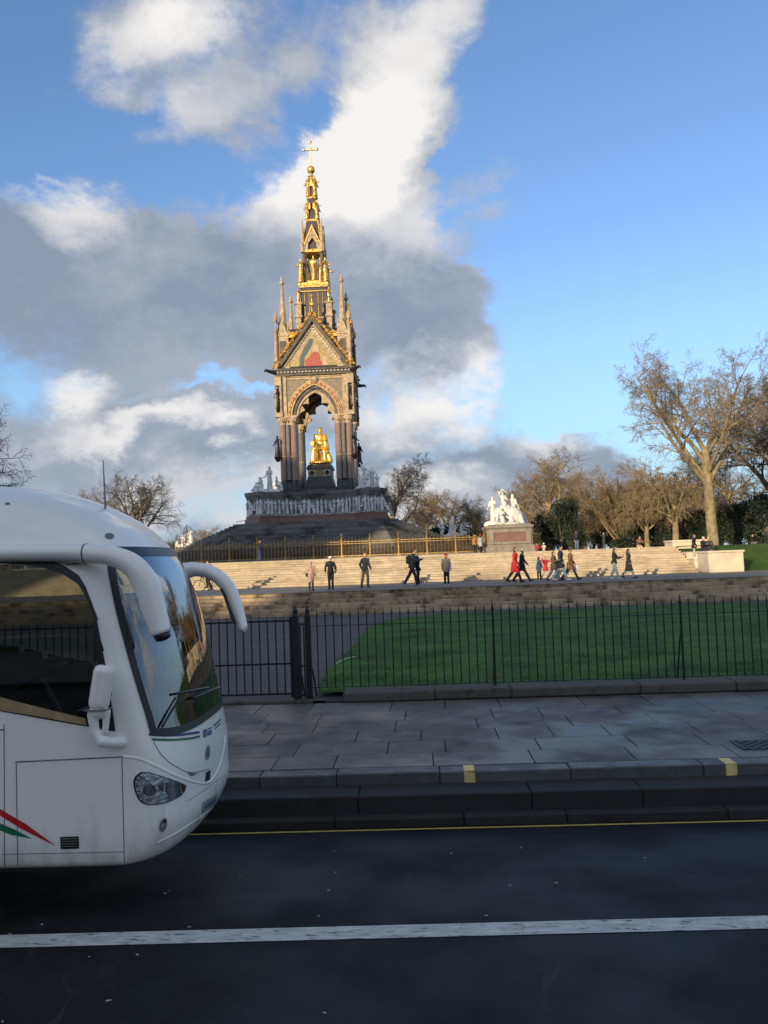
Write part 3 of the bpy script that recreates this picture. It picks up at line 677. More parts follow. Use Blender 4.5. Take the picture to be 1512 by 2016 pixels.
# arches: one side, then three turned copies
ZS, ZA = 19.7, 24.6; HW = 4.35
def arch(hs, za, zs, n=14, x0=0):
    """pointed arch from left springing over the apex to the right"""
    h = za - zs; r = (hs * hs + h * h) / (2 * hs); pts = []
    a1 = math.acos(max(-1, min(1, (r - hs) / r)))
    for k in range(n + 1):
        a = a1 * k / n; pts.append((-hs + r - r * math.cos(a), zs + r * math.sin(a)))
    return pts + [(-x, z) for x, z in reversed(pts[:-1])]
def ring(inner, outer, y0, y1):
    """band between two open polylines with the same count"""
    mb = MB(); n = len(inner)
    vs = [(x, y0, z) for x, z in inner] + [(x, y0, z) for x, z in outer] + [(x, y1, z) for x, z in inner] + [(x, y1, z) for x, z in outer]; fs = []
    for i in range(n - 1): fs += [(i, i + 1, n + i + 1, n + i), (2 * n + i, 3 * n + i, 3 * n + i + 1, 2 * n + i + 1), (i, 2 * n + i, 2 * n + i + 1, i + 1), (n + i, n + i + 1, 3 * n + i + 1, 3 * n + i)]
    fs += [(0, n, 3 * n, 2 * n), (n - 1, 2 * n + n - 1, 4 * n - 1, 2 * n - 1)]
    return mb.add(vs, fs)
def shiftz(pts): return [(x, a2(z)) for x, z in pts]
A1 = shiftz(arch(3.25, 24.05, ZS)); A2 = shiftz(arch(2.7, 23.45, ZS)); A3 = shiftz(arch(2.35, 23.0, ZS)); A4 = shiftz(arch(2.05, 22.6, ZS))
sides = []
def side_part(name, mb, m, smooth=False):
    me = mb.mesh(name, m, smooth)
    os_ = [obj(name, me, mem, (0, 0, 0), k * math.pi / 2) for k in range(4)]
    if name in ('arch_ornament', 'crocket', 'cornice_bead', 'gable_bead', 'gilt_strip', 'parapet_cresting', 'arch_cusp', 'spandrel_mosaic', 'parapet_wall', 'spire_tracery', 'figure_mosaic'):
        for o in os_: o['kind'] = 'stuff'
    return os_
n_ = len(A1)
wall = MB()
# wall above the arch as two halves
half = [(-HW, a2(ZS))] + A1[:n_ // 2 + 1] + [(0, a2(ZA)), (-HW, a2(ZA))]
wall.plate(half, -4.15, -3.3); wall.plate([(-x, z) for x, z in reversed(half)], -4.15, -3.3)
side_part('arch_wall', wall, M_stone)
side_part('archivolt', ring(A2, A1, -4.32, -3.3), M_stone)
gb = MB(); gr_ = MB()
for i in range(n_ * 2):
    t = i / (n_ * 2 - 1) * (n_ - 1); k = min(int(t), n_ - 2); f = t - k
    x = (A1[k][0] * (1 - f) + A1[k + 1][0] * f) * .55 + (A2[k][0] * (1 - f) + A2[k + 1][0] * f) * .45; z = (A1[k][1] * (1 - f) + A1[k + 1][1] * f) * .55 + (A2[k][1] * (1 - f) + A2[k + 1][1] * f) * .45
    (gb if i % 3 else gr_).ell((x, -4.34, z), (.15, .08, .15), 6, 4)
side_part('arch_ornament', gb, M_gold); side_part('arch_ornament', gr_, M_mosr)
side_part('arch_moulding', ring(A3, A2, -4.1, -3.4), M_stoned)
side_part('inner_moulding', ring(A4, A3, -3.9, -3.4), M_stone)
# trefoil cusps inside the arch
cp = MB()
for s in (-1, 1):
    for k0 in (3, 8):
        c = A4[k0 + 1]; pts = [A4[k0 - 2], A4[k0 - 1], A4[k0], A4[k0 + 1], A4[k0 + 2], A4[k0 + 3]]
        tip = (c[0] * .66, c[1] - .18 if k0 == 3 else c[1] - .55)
        poly = pts + [((pts[-1][0] + tip[0]) / 2 - .06, (pts[-1][1] + tip[1]) / 2 + .12), tip, ((pts[0][0] + tip[0]) / 2 - .10, (pts[0][1] + tip[1]) / 2 + .05)]
        poly = [(s * x * -1 if s > 0 else x, z) for x, z in poly]
        if s > 0: poly = poly[::-1]
        cp.plate(poly, -3.72, -3.5)
side_part('arch_cusp', cp, M_stone)
# spandrel mosaics and framing
sp = MB()
for s in (-1, 1):
    poly = [(-3.75, a2(21.2)), (-3.1, a2(21.6))] + [(x * 1.10, z + .16) for x, z in A1[7:12]] + [(-.75, a2(24.12)), (-3.75, a2(24.12))]
    poly = [(x, z) for x, z in poly if z <= a2(24.13)]
    sp.plate(poly if s < 0 else [(-x, z) for x, z in reversed(poly)], -4.19, -4.1)
side_part('spandrel_mosaic', sp, M_mosm)
fr = MB().box((0, -4.2, a2(24.22)), (7.9, .16, .14)).box((-3.9, -4.2, a2(22.1)), (.14, .16, 4.4)).box((3.9, -4.2, a2(22.1)), (.14, .16, 4.4)).box((0, -4.2, a2(24.50)), (8.2, .14, .12))
side_part('spandrel_frame', fr, M_stone)
gs = MB()
for s in (-1, 1):
    for k in range(16): gs.ell((s * 3.62, -4.2, a2(20.0 + k * .26)), (.10, .06, .10), 6, 4)
side_part('gilt_strip', gs, M_gold)
side_part('keystone', MB().ell((0, -4.4, a2(24.0)), (.42, .25, .42), 8, 6), M_stone)
# vault inside the canopy
MB().lathe([(4.3, a2(23.0)), (3.4, a2(23.7)), (2.0, a2(24.2)), (.1, a2(24.5))], n=16, cap=False).build('vault', M_mosb, mem)
# corner niches with bronze figures beside each arch
for sx in (-1, 1): nc = MB().box((sx * 4.2, -4.2, a2(20.0)), (.9, .9, .5)).box((sx * 4.25, -4.25, a2(24.0)), (.8, .8, 1.1)).lathe([(.12, 0), (.12, 3.4)], (sx * 4.55, -4.55, a2(20.2)), 6).lathe([(.12, 0), (.12, 3.4)], (sx * 3.9, -4.55, a2(20.2)), 6); nco = nc.mesh('corner_niche', M_stone); obj('corner_niche', nco, mem, (0, 0, 0), 0); obj('corner_niche', nco, mem, (0, 0, 0), math.pi)
for sx, sy in ((-1, -1), (1, -1), (1, 1), (-1, 1)):
    o = obj('bronze_figure', bz[0], mem, (sx * 4.35, sy * 4.35, a2(20.8)), math.atan2(sx, -sy)); o.scale = (1.35, 1.35, 1.35)
# cornice with gargoyles
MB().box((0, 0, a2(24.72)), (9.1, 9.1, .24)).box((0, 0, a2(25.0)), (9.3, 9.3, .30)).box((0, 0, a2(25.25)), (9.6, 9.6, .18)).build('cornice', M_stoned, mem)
bd = MB()
for k in range(21): bd.ell((-4.2 + k * .42, -4.68, a2(25.0)), (.10, .07, .10), 6, 4)
side_part('cornice_bead', bd, M_marble)
gg = MB().tube([(4.4, -4.4, a2(25.0)), (5.0, -5.0, a2(25.05)), (5.45, -5.45, a2(25.15)), (5.6, -5.6, a2(24.95))], [.28, .22, .16, .08], 7)
side_part('gargoyle', gg, M_bronze)
# gables
GB, GA, GW = 25.34, 31.5, 4.45
def gable():
    o = []
    out = [(-GW, a2(GB)), (0, a2(GA)), (GW, a2(GB))]; inn = [(-GW + 1.0, a2(GB) + .3), (0, a2(GA) - 1.35), (GW - 1.0, a2(GB) + .3)]
    o.append(('gable_wall', MB().plate([(-GW, a2(GB)), (GW, a2(GB)), (0, a2(GA))], -4.1, -3.7), M_stone))
    o.append(('gable_coping', ring([(-GW + .35, a2(GB)), (0, a2(GA) - .5), (GW - .35, a2(GB))], [(-GW - .1, a2(GB)), (0, a2(GA) + .14), (GW + .1, a2(GB))], -4.55, -3.6), M_stoned))
    o.append(('gable_rim', ring([(-GW + .85, a2(GB) + .12), (0, a2(GA) - 1.1), (GW - .85, a2(GB) + .12)], [(-GW + .7, a2(GB) + .12), (0, a2(GA) - .95), (GW - .7, a2(GB) + .12)], -4.3, -3.9), M_stone))
    dots = MB()
    for s in (-1, 1):
        for k in range(15):
            t = (k + .5) / 15; dots.ell((s * (GW - .98) * (1 - t) , -4.16, a2(GB) + .35 + (GA - GB - 1.55) * t), (.13, .06, .13), 6, 4)
    o.append(('gable_bead', dots, M_marble))
    o.append(('gable_mosaic', MB().plate([(-2.95, a2(GB) + .28), (2.95, a2(GB) + .28), (0, a2(GA) - 2.0)], -4.15, -4.05), M_mos))
    o.append(('robe_mosaic', MB().plate([(-1.0, a2(25.72)), (1.0, a2(25.72)), (1.08, a2(26.05)), (.72, a2(26.45)), (.78, a2(26.85)), (.55, a2(27.3)), (.1, a2(27.45)), (-.3, a2(27.15)), (-.5, a2(26.75)), (-1.05, a2(26.4))], -4.19, -4.1), M_mosr))
    o.append(('figure_mosaic', MB().plate([(-.1, a2(27.2)), (.5, a2(27.15)), (.7, a2(27.6)), (.62, a2(28.1)), (.3, a2(28.35)), (0, a2(28.0))], -4.185, -4.1).plate([(.95, a2(25.75)), (1.7, a2(25.75)), (1.55, a2(26.6)), (1.25, a2(26.9)), (1.05, a2(26.4))], -4.182, -4.1), M_mosf))
    o.append(('shade_mosaic', MB().plate([(-1.7, a2(25.75)), (-1.15, a2(25.75)), (-1.05, a2(26.8)), (-.5, a2(27.6)), (-.1, a2(28.3)), (.05, a2(28.9)), (-.35, a2(29.0)), (-1.1, a2(27.9)), (-1.6, a2(26.8))], -4.18, -4.1), M_mosb))  # dark blue figure of the mosaic picture
    cr = MB(); r_ = random.Random(4)
    for s in (-1, 1):
        for k in range(30):
            t = k / 29; x = s * (GW + .12) * (1 - t); z = a2(GB) + .15 + (GA - GB) * t
            cr.ell((x + s * .2 + r_.uniform(-.07, .07), -4.2 + r_.uniform(-.26, .2), z + .2 + r_.uniform(-.08, .12)), (r_.uniform(.17, .27), .22, r_.uniform(.17, .27)), 6, 4)
    o.append(('crocket', cr, M_gold))
    fi = MB().lathe([(.16, 0), (.10, .4), (.28, .55), (.12, .8), (.10, 1.2), (.34, 1.45), (.34, 1.6), (.12, 1.85), (.10, 2.3), (.20, 2.5), (.06, 2.8)], (0, -4.05, a2(GA) + .05), 8)
    o.append(('gable_finial', fi, M_gold))
    o.append(('roof_slope', MB().add([(-GW, -3.9, a2(GB)), (0, -3.9, a2(GA) - .12), (0, 0, a2(GA) - .12), (-GW, 0, a2(GB)), (GW, -3.9, a2(GB)), (GW, 0, a2(GB))], [(0, 1, 2, 3), (1, 4, 5, 2)]), M_lead))
    return o
for nm, mb, m in gable(): side_part(nm, mb, m)
# roof ridge cresting between the pinnacles
rc = MB()
for k in range(16): rc.ell((-3.2 + k * .43, -3.95, a2(29.7) + .08 * (k % 2)), (.24, .18, .3), 6, 4)
rc.box((0, -3.95, a2(29.4)), (7, .2, .3)); side_part('parapet_cresting', rc, M_gold)
pw = MB()
for s in (-1, 1): pw.box((s * 3.0, -3.6, a2(27.4)), (1.4, .3, 4.0))
side_part('parapet_wall', pw, M_stoned)
# corner pinnacles
pn = MB()
pn.box((0, 0, 2.0), (1.25, 1.25, 4.2)).box((0, 0, .2), (1.5, 1.5, .4)).box((0, 0, 4.2), (1.45, 1.45, .22))
for q in range(4):
    g_ = MB().plate([(-.62, 4.3), (.62, 4.3), (0, 6.0)], -.66, -.5).xf(Matrix.Rotation(q * math.pi / 2, 4, 'Z')); pn.add(g_.v, g_.f)
pn.lathe([(.62, 4.3), (.55, 5.2), (.42, 6.2), (.36, 7.0), (.14, 10.2), (.12, 10.4), (.30, 10.55), (.32, 10.75), (.12, 10.95), (.16, 11.2), (.05, 11.5)], n=8)
pnm = pn.mesh('pinnacle', M_stone)
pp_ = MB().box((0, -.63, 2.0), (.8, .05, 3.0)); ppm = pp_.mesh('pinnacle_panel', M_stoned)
pg = MB()
for k in range(14): pg.ell((-.64, -.64, .3 + k * .3), (.09, .09, .11), 5, 4).ell((.64, -.64, .3 + k * .3), (.06, .06, .08), 5, 4)
pgm = pg.mesh('pinnacle_gilding', M_gold)
sm_ = MB().lathe([(.22, 0), (.2, 4.6), (.32, 4.8), (.1, 5.0), (.08, 5.6), (.30, 5.9), (.30, 6.3), (.06, 6.8), (.04, 7.1)], n=8).mesh('corner_turret', M_stone)
for i, (sx, sy) in enumerate(((-1, -1), (1, -1), (1, 1), (-1, 1))):
    rz = [0, math.pi / 2, math.pi, -math.pi / 2][i]; L = (sx * 3.55, sy * 3.55, a2(25.34))
    obj('pinnacle', pnm, mem, L, 0)
    for k in range(4): obj('pinnacle_panel', ppm, mem, L, k * math.pi / 2)
    obj('pinnacle_gilding', pgm, mem, L, rz)
    obj('corner_turret', sm_, mem, (sx * 4.35, sy * 4.35, a2(25.34)), 0)
# spire
gf = [remeshed('gilded_figure', draped(J), .06, M_gold, 1) for J in (S_STAND, skel(STAND, ((25, 30, 80), (25, 30, 80))))]
wingm = remeshed('gilded_figure', draped(S_STAND, False, True) + [('e', Vector((.22, .16, 1.25)), (.13, .06, .42)), ('e', Vector((-.22, .16, 1.25)), (.13, .06, .42))], .06, M_gold, 1)
def sqr(h): return [(-h, -h), (h, -h), (h, h), (-h, h)]
MB().prism(sqr(1.75), a2(29.5), a2(36.0), sqr(1.55)).build('spire_base', M_lead, mem)
tr = MB()
for s in (-1, 1):
    for z in (33.0, 34.6): tr.box((s * .55, -1.66, a2(z)), (.06, .06, 1.3)).box((s * 1.1, -1.66, a2(z)), (.06, .06, 1.3))
tr.box((0, -1.7, a2(32.2)), (3.2, .1, .12)).box((0, -1.68, a2(35.5)), (3.1, .1, .12)); side_part('spire_tracery', tr, M_goldd)
MB().prism(sqr(1.72), a2(36.0), a2(36.2)).prism(sqr(1.8), a2(36.2), a2(36.55)).build('spire_cornice', M_gold, mem)
cs = MB().box((0, 0, -1.9), (.62, .62, 3.8)).box((0, 0, .1), (.9, .9, .26)).box((0, 0, .9), (.7, .7, 1.5)).box((0, 0, 1.7), (.95, .95, .2)); csm = cs.mesh('spire_buttress', M_stone)
for sx, sy in ((-1, -1), (1, -1), (1, 1), (-1, 1)):
    obj('spire_buttress', csm, mem, (sx * 1.85, sy * 1.85, a2(32.2)))
    o = obj('gilded_figure', gf[0], mem, (sx * 1.85, sy * 1.85, a2(34.0)), math.atan2(sx, -sy)); o.scale = (1.05,) * 3
    b_ = MB().lathe([(.20, 0), (.20, 4.1)], n=8).mesh('lantern_shaft', M_stoned); obj('lantern_shaft', b_, mem, (sx * 1.08, sy * 1.08, a2(36.55)))
    o = obj('gilded_figure', gf[1], mem, (sx * 1.5, sy * 1.5, a2(36.6)), math.atan2(sx, -sy)); o.scale = (1.6, 1.6, 1.75)
    b_ = MB().lathe([(.32, 0), (.32, 1.0), (.22, 1.2), (.18, 3.0), (.05, 4.2)], n=6).mesh('lantern_pinnacle', M_stone); obj('lantern_pinnacle', b_, mem, (sx * 1.18, sy * 1.18, a2(40.5)))
for k in range(4):
    c, s = math.cos(k * math.pi / 2), math.sin(k * math.pi / 2)
    o = obj('gilded_figure', gf[0], mem, (s * .75, -c * .75, a2(37.0)), k * math.pi / 2); o.scale = (1.6, 1.6, 1.85)
MB().box((0, 0, a2(36.8)), (1.9, 1.9, .5)).build('lantern_floor', M_gold, mem)
MB().prism(sqr(1.32), a2(40.5), a2(40.85)).build('lantern_cornice', M_gold, mem)
gl = MB().plate([(-1.1, a2(40.85)), (-.55, a2(40.85)), (-.5, a2(41.6)), (0, a2(42.3)), (.5, a2(41.6)), (.55, a2(40.85)), (1.1, a2(40.85)), (0, a2(43.6))], -1.3, -1.1)
side_part('spire_gable', gl, M_stone)
side_part('spire_gable_rim', ring([(-1.15, a2(40.9)), (0, a2(43.55)), (1.15, a2(40.9))], [(-1.32, a2(40.9)), (0, a2(43.95)), (1.32, a2(40.9))], -1.38, -1.15), M_gold)
MB().prism(sqr(1.0), a2(40.85), a2(44.6), sqr(.72)).build('spire_core', M_lead, mem)
for sx in (-1, 1):
    for sy in (-1, 1):
        gc = MB()
        for k in range(22): t = k / 21; gc.ell((sx * (1.12 - .4 * t), sy * (1.12 - .4 * t), a2(41.2 + 3.4 * t)), (.10, .10, .13), 5, 4)
        gc.build('spire_crocket', M_gold, mem)

for z, h, hs in ((44.6, .74, 1.35), (47.55, .5, 1.45)):
    MB().prism(sqr(h), a2(z), a2(z + .25)).build('spire_band', M_gold, mem)
    MB().prism(sqr(h * .72), a2(z + .25), a2(z + 2.95), sqr(h * .5)).build('spire_core', M_lead, mem)
    for k in range(4):
        a = k * math.pi / 2 + math.pi / 4; q = h * 1.12
        o = obj('gilded_figure', wingm, mem, (math.sin(a) * q, -math.cos(a) * q, a2(z + .2)), a); o.scale = (hs * .95, hs * .95, hs * 1.05)
MB().lathe([(.36, 0), (.42, .2), (.22, .4), (.18, .75), (.28, .85), (.44, 1.05), (.48, 1.3), (.38, 1.6), (.16, 1.8)], (0, 0, a2(50.1)), 12).build('orb', M_gold, mem, smooth=True)
cx = MB().box((0, 0, a2(53.2)), (.17, .17, 3.0)).box((0, 0, a2(54.0)), (1.5, .16, .2))
for q in ((0, 0, 54.95), (-.82, 0, 54.0), (.82, 0, 54.0), (0, 0, 54.0)): cx.ell((q[0], q[1], a2(q[2])), (.2, .17, .2), 8, 6)
for q in ((0, .13, 54.8), (-.7, .13, 54), (.7, .13, 54)): cx.ell((q[0], 0, a2(q[2])), (.12, .14, .14), 6, 5)
cx.build('cross', mat('pale_gilding', (.80, .62, .38), .35, .8), mem)
# handrails and steps beside the podium
for s in (-1, 1): MB().tube([(s * 7.9, -6.0, a2(7.2)), (s * 7.9, -6.0, a2(7.75)), (s * 9.2, -6.0, a2(7.6)), (s * 9.2, -6.0, a2(7.05))], .035, 5).build('handrail', M_iron, mem)

# gilded seated statue inside the canopy
def seat_prims():
    J = skel(((84, 88), (70, 66)), ((18, 14, 62), (35, 16, 50)), lean=4, head=4, splay=.18)
    o = p_head(J, .004) + p_torso(J, .03) + p_legs(J, .018) + p_arms(J, .022) + p_hands(J) + p_feet(J, .01)
    o += [('c', J['lsh'], J['lhip'] + Vector((-.12, .05, 0)), .09, .14), ('c', J['rsh'], J['rhip'] + Vector((.14, .05, 0)), .09, .14), ('c', J['lhip'], J['lkn'] + Vector((-.06, 0, -.03)), .13, .12),
          ('c', J['lkn'] + Vector((-.08, 0, 0)), Vector((J['lan'].x - .12, J['lan'].y + .02, .10)), .10, .13), ('c', J['rhip'] + Vector((.1, 0, 0)), J['rkn'] + Vector((.1, .05, -.05)), .11, .10), ('c', J['rkn'] + Vector((.13, .1, -.05)), Vector((J['ran'].x + .2, J['ran'].y + .15, .10)), .08, .13),
          ('e', J['head'] + Vector((0, .02, .03)), (.085, .095, .10)), ('e', J['head'] + Vector((0, -.05, -.075)), (.065, .05, .045)),
          ('c', (-.26, .12, .08), (-.24, .14, .75), .10, .08), ('c', (.26, .12, .08), (.24, .14, .75), .10, .08), ('k', (0, .1, 0), (0, .12, .46), (.28, .26), (.26, .22)), ('k', (0, -.28, -.02), (0, -.28, .05), (.36, .5), (.34, .48))]
    return o, J
sp_, SJ = seat_prims()
KS = 3.0
st = obj('seated_statue', remeshed('seated_statue', sp_, .02, M_goldst, 2), None, (-13.3 + .12, 100 - .3, 14.55), R(4)); st.scale = (KS * .98, KS * .98, KS * .98)
tag(st, 'gilded statue of a seated robed man on a pedestal under the canopy', 'statue')
bk = MB().box((0, 0, 0), (.15, .05, .2)).mesh('book', M_goldst, bevel=.012)
b_ = obj('book', bk, st, SJ['lha'] + Vector((-.06, -.06, -.05)), R(-25))
# ------------------------------------------------------------------ marble groups
def mw(lx, ly, z):                         # memorial local -> world
    a = R(1.5); return (-13.3 + lx * math.cos(a) - ly * math.sin(a), 100 + lx * math.sin(a) + ly * math.cos(a), z)
def rocks(r, n, seed, h=.35):
    q = random.Random(seed); return [('e', Vector((q.uniform(-r, r), q.uniform(-r, r), q.uniform(0, h * .5))), (q.uniform(.3, .6) * r, q.uniform(.3, .6) * r, q.uniform(.4, 1) * h)) for _ in range(n)] + [('k', (0, 0, -.02), (0, 0, .16), (r * 1.25, r * 1.15), (r * 1.2, r * 1.1))]
def grp(name, prims, loc, rz, label, m, vox=.06, group=None):
    o = obj(name, remeshed(name, prims, .042, m, 0), None, loc, rz); tag(o, label, 'statue', group); return o
K = 1.5
left_g = rocks(1.15, 9, 1) + place(draped(S_STAND, False, True), TR((.45, .1, .3), .3, 1.52)) + place(draped(S_SIT, True), TR((-.75, -.2, .0), -.7, 1.35)) + place(draped(S_KNEEL), TR((.2, -.95, .1), -.3, 1.15)) + place(draped(S_SIT, True), TR((.9, .8, .2), 2.2, 1.2)) + \
    [('e', Vector((-.95, -.75, .35)), (.5, .25, .3)), ('c', Vector((-1.2, -.8, .5)), Vector((-1.5, -.85, .35)), .16, .10), ('c', Vector((.0, -.2, 1.9)), Vector((-.55, -.45, 1.55)), .05, .05)]
right_g = rocks(1.15, 9, 2) + place(draped(S_SITUP, True), TR((-.15, .1, .95), .1, 1.35)) + [('k', (-.15, .2, 0), (-.15, .2, 1.3), (.7, .6), (.4, .35))] + place(draped(S_STAND, False, True), TR((.75, -.15, .1), -.4, 1.38)) + place(draped(S_SIT, True), TR((-.6, -.95, .05), .3, 1.2)) + place(draped(S_KNEEL), TR((1.05, -.8, .1), -.6, 1.1)) + place(draped(S_SIT, True), TR((.3, .95, .2), 2.6, 1.25))
for lx, ly, pr, rz, lab in ((-5.75, -5.75, left_g, -.5, 'grey marble group of farm figures on the sunlit corner of the podium'), (5.75, -5.75, right_g, .5, 'grey marble group of craft figures on the shaded corner of the podium'),
                            (-5.75, 5.75, right_g, -2.4, 'grey marble group half hidden behind the sunlit piers on the podium')):
    grp('marble_group', pr, mw(lx, ly, 10.8), rz, lab, M_marblew if ly > 0 else M_marble, .06)
elephant = [('e', Vector((.55, 0, 1.0)), (1.15, .72, .78), Matrix.Rotation(R(28), 3, 'Y')), ('e', Vector((-.1, -.1, 1.45)), (.7, .6, .6)), ('c', Vector((1.25, -.35, .8)), Vector((1.45, -.45, .15)), .26, .22), ('c', Vector((1.25, .35, .8)), Vector((1.45, .4, .15)), .26, .22),
            ('c', Vector((.35, -.55, .7)), Vector((.45, -.7, .15)), .28, .24), ('e', Vector((-.75, -.55, 1.2)), (.42, .38, .5)), ('c', Vector((-.9, -.85, 1.05)), Vector((-1.0, -1.1, .3)), .18, .09), ('e', Vector((-.45, -.75, 1.2)), (.12, .32, .38))]
asia = rocks(1.45, 12, 5, .5) + elephant + place(draped(S_SITUP, True), TR((-.25, .1, 1.45), .2, 1.22)) + [('k', (-.25, .15, .8), (-.25, .15, 1.75), (.6, .5), (.4, .35)), ('c', Vector((-.55, -.05, 3.05)), Vector((-.25, 0, 3.42)), .06, .06), ('c', Vector((-.25, 0, 3.42)), Vector((.12, .05, 3.1)), .06, .06)] + \
    place(draped(S_STAND), TR((-1.3, -.6, .15), -.5, 1.45)) + place(draped(S_STAND, False, True), TR((.75, .55, .25), 2.4, 1.5)) + place(draped(S_SIT, True), TR((-.6, -1.2, .1), .2, 1.1)) + place(draped(S_SIT, True), TR((1.3, .9, .1), 1.6, 1.2))
africa = rocks(1.4, 12, 6, .5) + place(draped(S_SIT, True, True), TR((0, .1, 1.0), .1, 1.4)) + [('k', (0, .2, 0), (0, .2, 1.5), (.9, .8), (.4, .4)), ('k', (0, -.3, .2), (0, .0, 2.3), (.75, .6), (.3, .3))] + place(draped(S_SIT, True), TR((-1.35, -.3, .2), -.3, 1.25)) + place(draped(S_STAND), TR((1.4, -.1, .0), .6, 1.15)) + [('e', Vector((1.7, -.4, .5)), (.5, .3, .35))]
america = rocks(1.4, 12, 7, .5) + [('e', Vector((.0, 0, 1.1)), (1.1, .6, .7)), ('e', Vector((-.9, -.3, 1.0)), (.45, .4, .5))] + place(draped(S_SIT, True), TR((.2, .0, 1.5), -.3, 1.3)) + place(draped(S_STAND), TR((.95, -.4, .1), -.2, 1.55)) + place(draped(S_SIT, True), TR((-1.0, -.8, .2), .2, 1.25)) + place(draped(S_KNEEL), TR((-.1, -1.1, .1), .2, 1.2)) + [('c', Vector((.9, -.4, 2.6)), Vector((.7, -.5, 3.1)), .07, .06)]
def pedestal(x, y, label, rz):
    p = empty('statue_base', (x, y, 2.9), rz, label=label, cat='pedestal', group='granite bases at the corners of the railed platform')
    MB().box((0, 0, .28), (4.5, 4.5, .56)).box((0, 0, .65), (4.2, 4.2, .2)).build('footing', M_stoneg, p, bevel=.03)
    MB().box((0, 0, 1.45), (3.9, 3.9, 1.5)).build('die', M_stoneg, p)
    for k in range(4):
        a = k * math.pi / 2
        f = MB().box((0, -2.0, .92), (3.9, .16, .22)).box((0, -2.0, 2.03), (3.9, .16, .3)).box((-1.72, -2.0, 1.45), (.46, .16, .86)).box((1.72, -2.0, 1.45), (.46, .16, .86)).mesh('panel_frame', M_stoneg)
        obj('panel_frame', f, p, (0, 0, 0), a)
        obj('red_panel', MB().box((0, -1.955, 1.47), (2.98, .03, .88)).mesh('red_panel', M_redgr), p, (0, 0, 0), a)
    MB().prism(sqr(2.05), 2.18, 2.34, sqr(2.2)).prism(sqr(2.2), 2.34, 2.52).prism(sqr(1.95), 2.52, 2.64).build('cap', M_stoneg, p)
    return p
M_stoneg = mat('buff_granite', (.24, .205, .165), .75, scale=1.8, var=.2, bump=.3, bscale=10, grime=((.13, .11, .09), 1.2, .52, .7))
for x, y, pr, lab, lab2, rz in ((7.04, 79, asia, 'bright white marble group with a kneeling elephant and a woman raising her arms', 'broad granite base with red panel at the corner of the gilded fence', R(1.5)),
                          (2.84, 121, africa, 'white marble group with a seated hooded figure rising behind the gilded fence near the cedar', 'granite base hidden behind the fence under the hooded white group', R(1.5)),
                          (-36.3, 120, america, 'white marble group seen over the gilded fence near the leafless tree by the coach', 'granite base behind the fence under the white group near the coach', R(1.5))):
    pedestal(x, y, lab2, rz); grp('marble_group', pr, (x, y, 5.5), 0, lab, M_marblew, .06)

# ------------------------------------------------------------------ gilded fence round the memorial
gfz = empty('gilded_fence', (-10, 79, 2.9), label='gilded iron fence with ornate posts and dark rosettes before the memorial', cat='fence')
xr = 4.9; sp = 2.72; xp = P(897, 1070, 79).x - 12 * sp; gi = 0
post = MB().box((0, 0, .12), (.34, .34, .24)).lathe([(.13, .24), (.10, .4), (.08, 1.6), (.13, 1.7), (.13, 1.8), (.07, 1.88), (.11, 2.0), (.05, 2.1), (.09, 2.2), (.02, 2.38)], n=8).mesh('fence_post', M_goldd)
gbar = MB().lathe([(.028, .2), (.028, 1.72), (.045, 1.78), (.008, 1.95)], n=5).mesh('fence_bar', M_goldd)
nb = 8
orn = MB()
for i in range(nb):
    for j in range(3):
        c = ((i + .5) * sp / nb, 0, .48 + j * .36)
        ri = [(c[0] + .12 * math.cos(a), .03, c[2] + .14 * math.sin(a)) for a in [k * math.pi / 3 for k in range(7)]]
        orn.tube(ri, .026, 4, cap=False); orn.ell((c[0], .03, c[2]), (.055, .03, .06), 6, 4)
        orn.box((c[0], .035, c[2] - .18), (.16, .02, .07))
ornm = orn.mesh('rosette_panel', M_goldb)
railm = MB().box((sp / 2, 0, .26), (sp, .07, .07)).box((sp / 2, 0, 1.42), (sp, .06, .05)).box((sp / 2, 0, 1.62), (sp, .06, .06)).mesh('fence_rail', M_goldd)
brm = MB().bar((0.1, -.05, .3), (sp - .1, -.05, 1.55), .022, 4).mesh('gate_brace', M_goldd)
x = xp; sl = .012
for i in range(14):
    zx = x + 10; y = sl * (x + 10)
    obj('fence_post', post, gfz, (zx, y, 0))
    L = min(sp, xr - x)
    if L < .3: break
    for nm, me in (('fence_rail', railm), ('rosette_panel', ornm)):
        o = obj(nm, me, gfz, (zx, y, 0), sl); o.scale = (L / sp, 1, 1)
        if nm == 'rosette_panel': o['kind'] = 'stuff'
    for k in range(1, nb): 
        if k * sp / nb < L: obj('fence_bar', gbar, gfz, (zx + k * sp / nb, y + sl * k * sp / nb, 0))
    if i in (3, 6, 10, 11): obj('gate_brace', brm, gfz, (zx, y, 0), sl)
    x += sp
MB().box((-10 + 10 - 8, -.09, .05), (46, .5, .22), rz=sl).build('stone_kerb', M_stoneg, gfz)

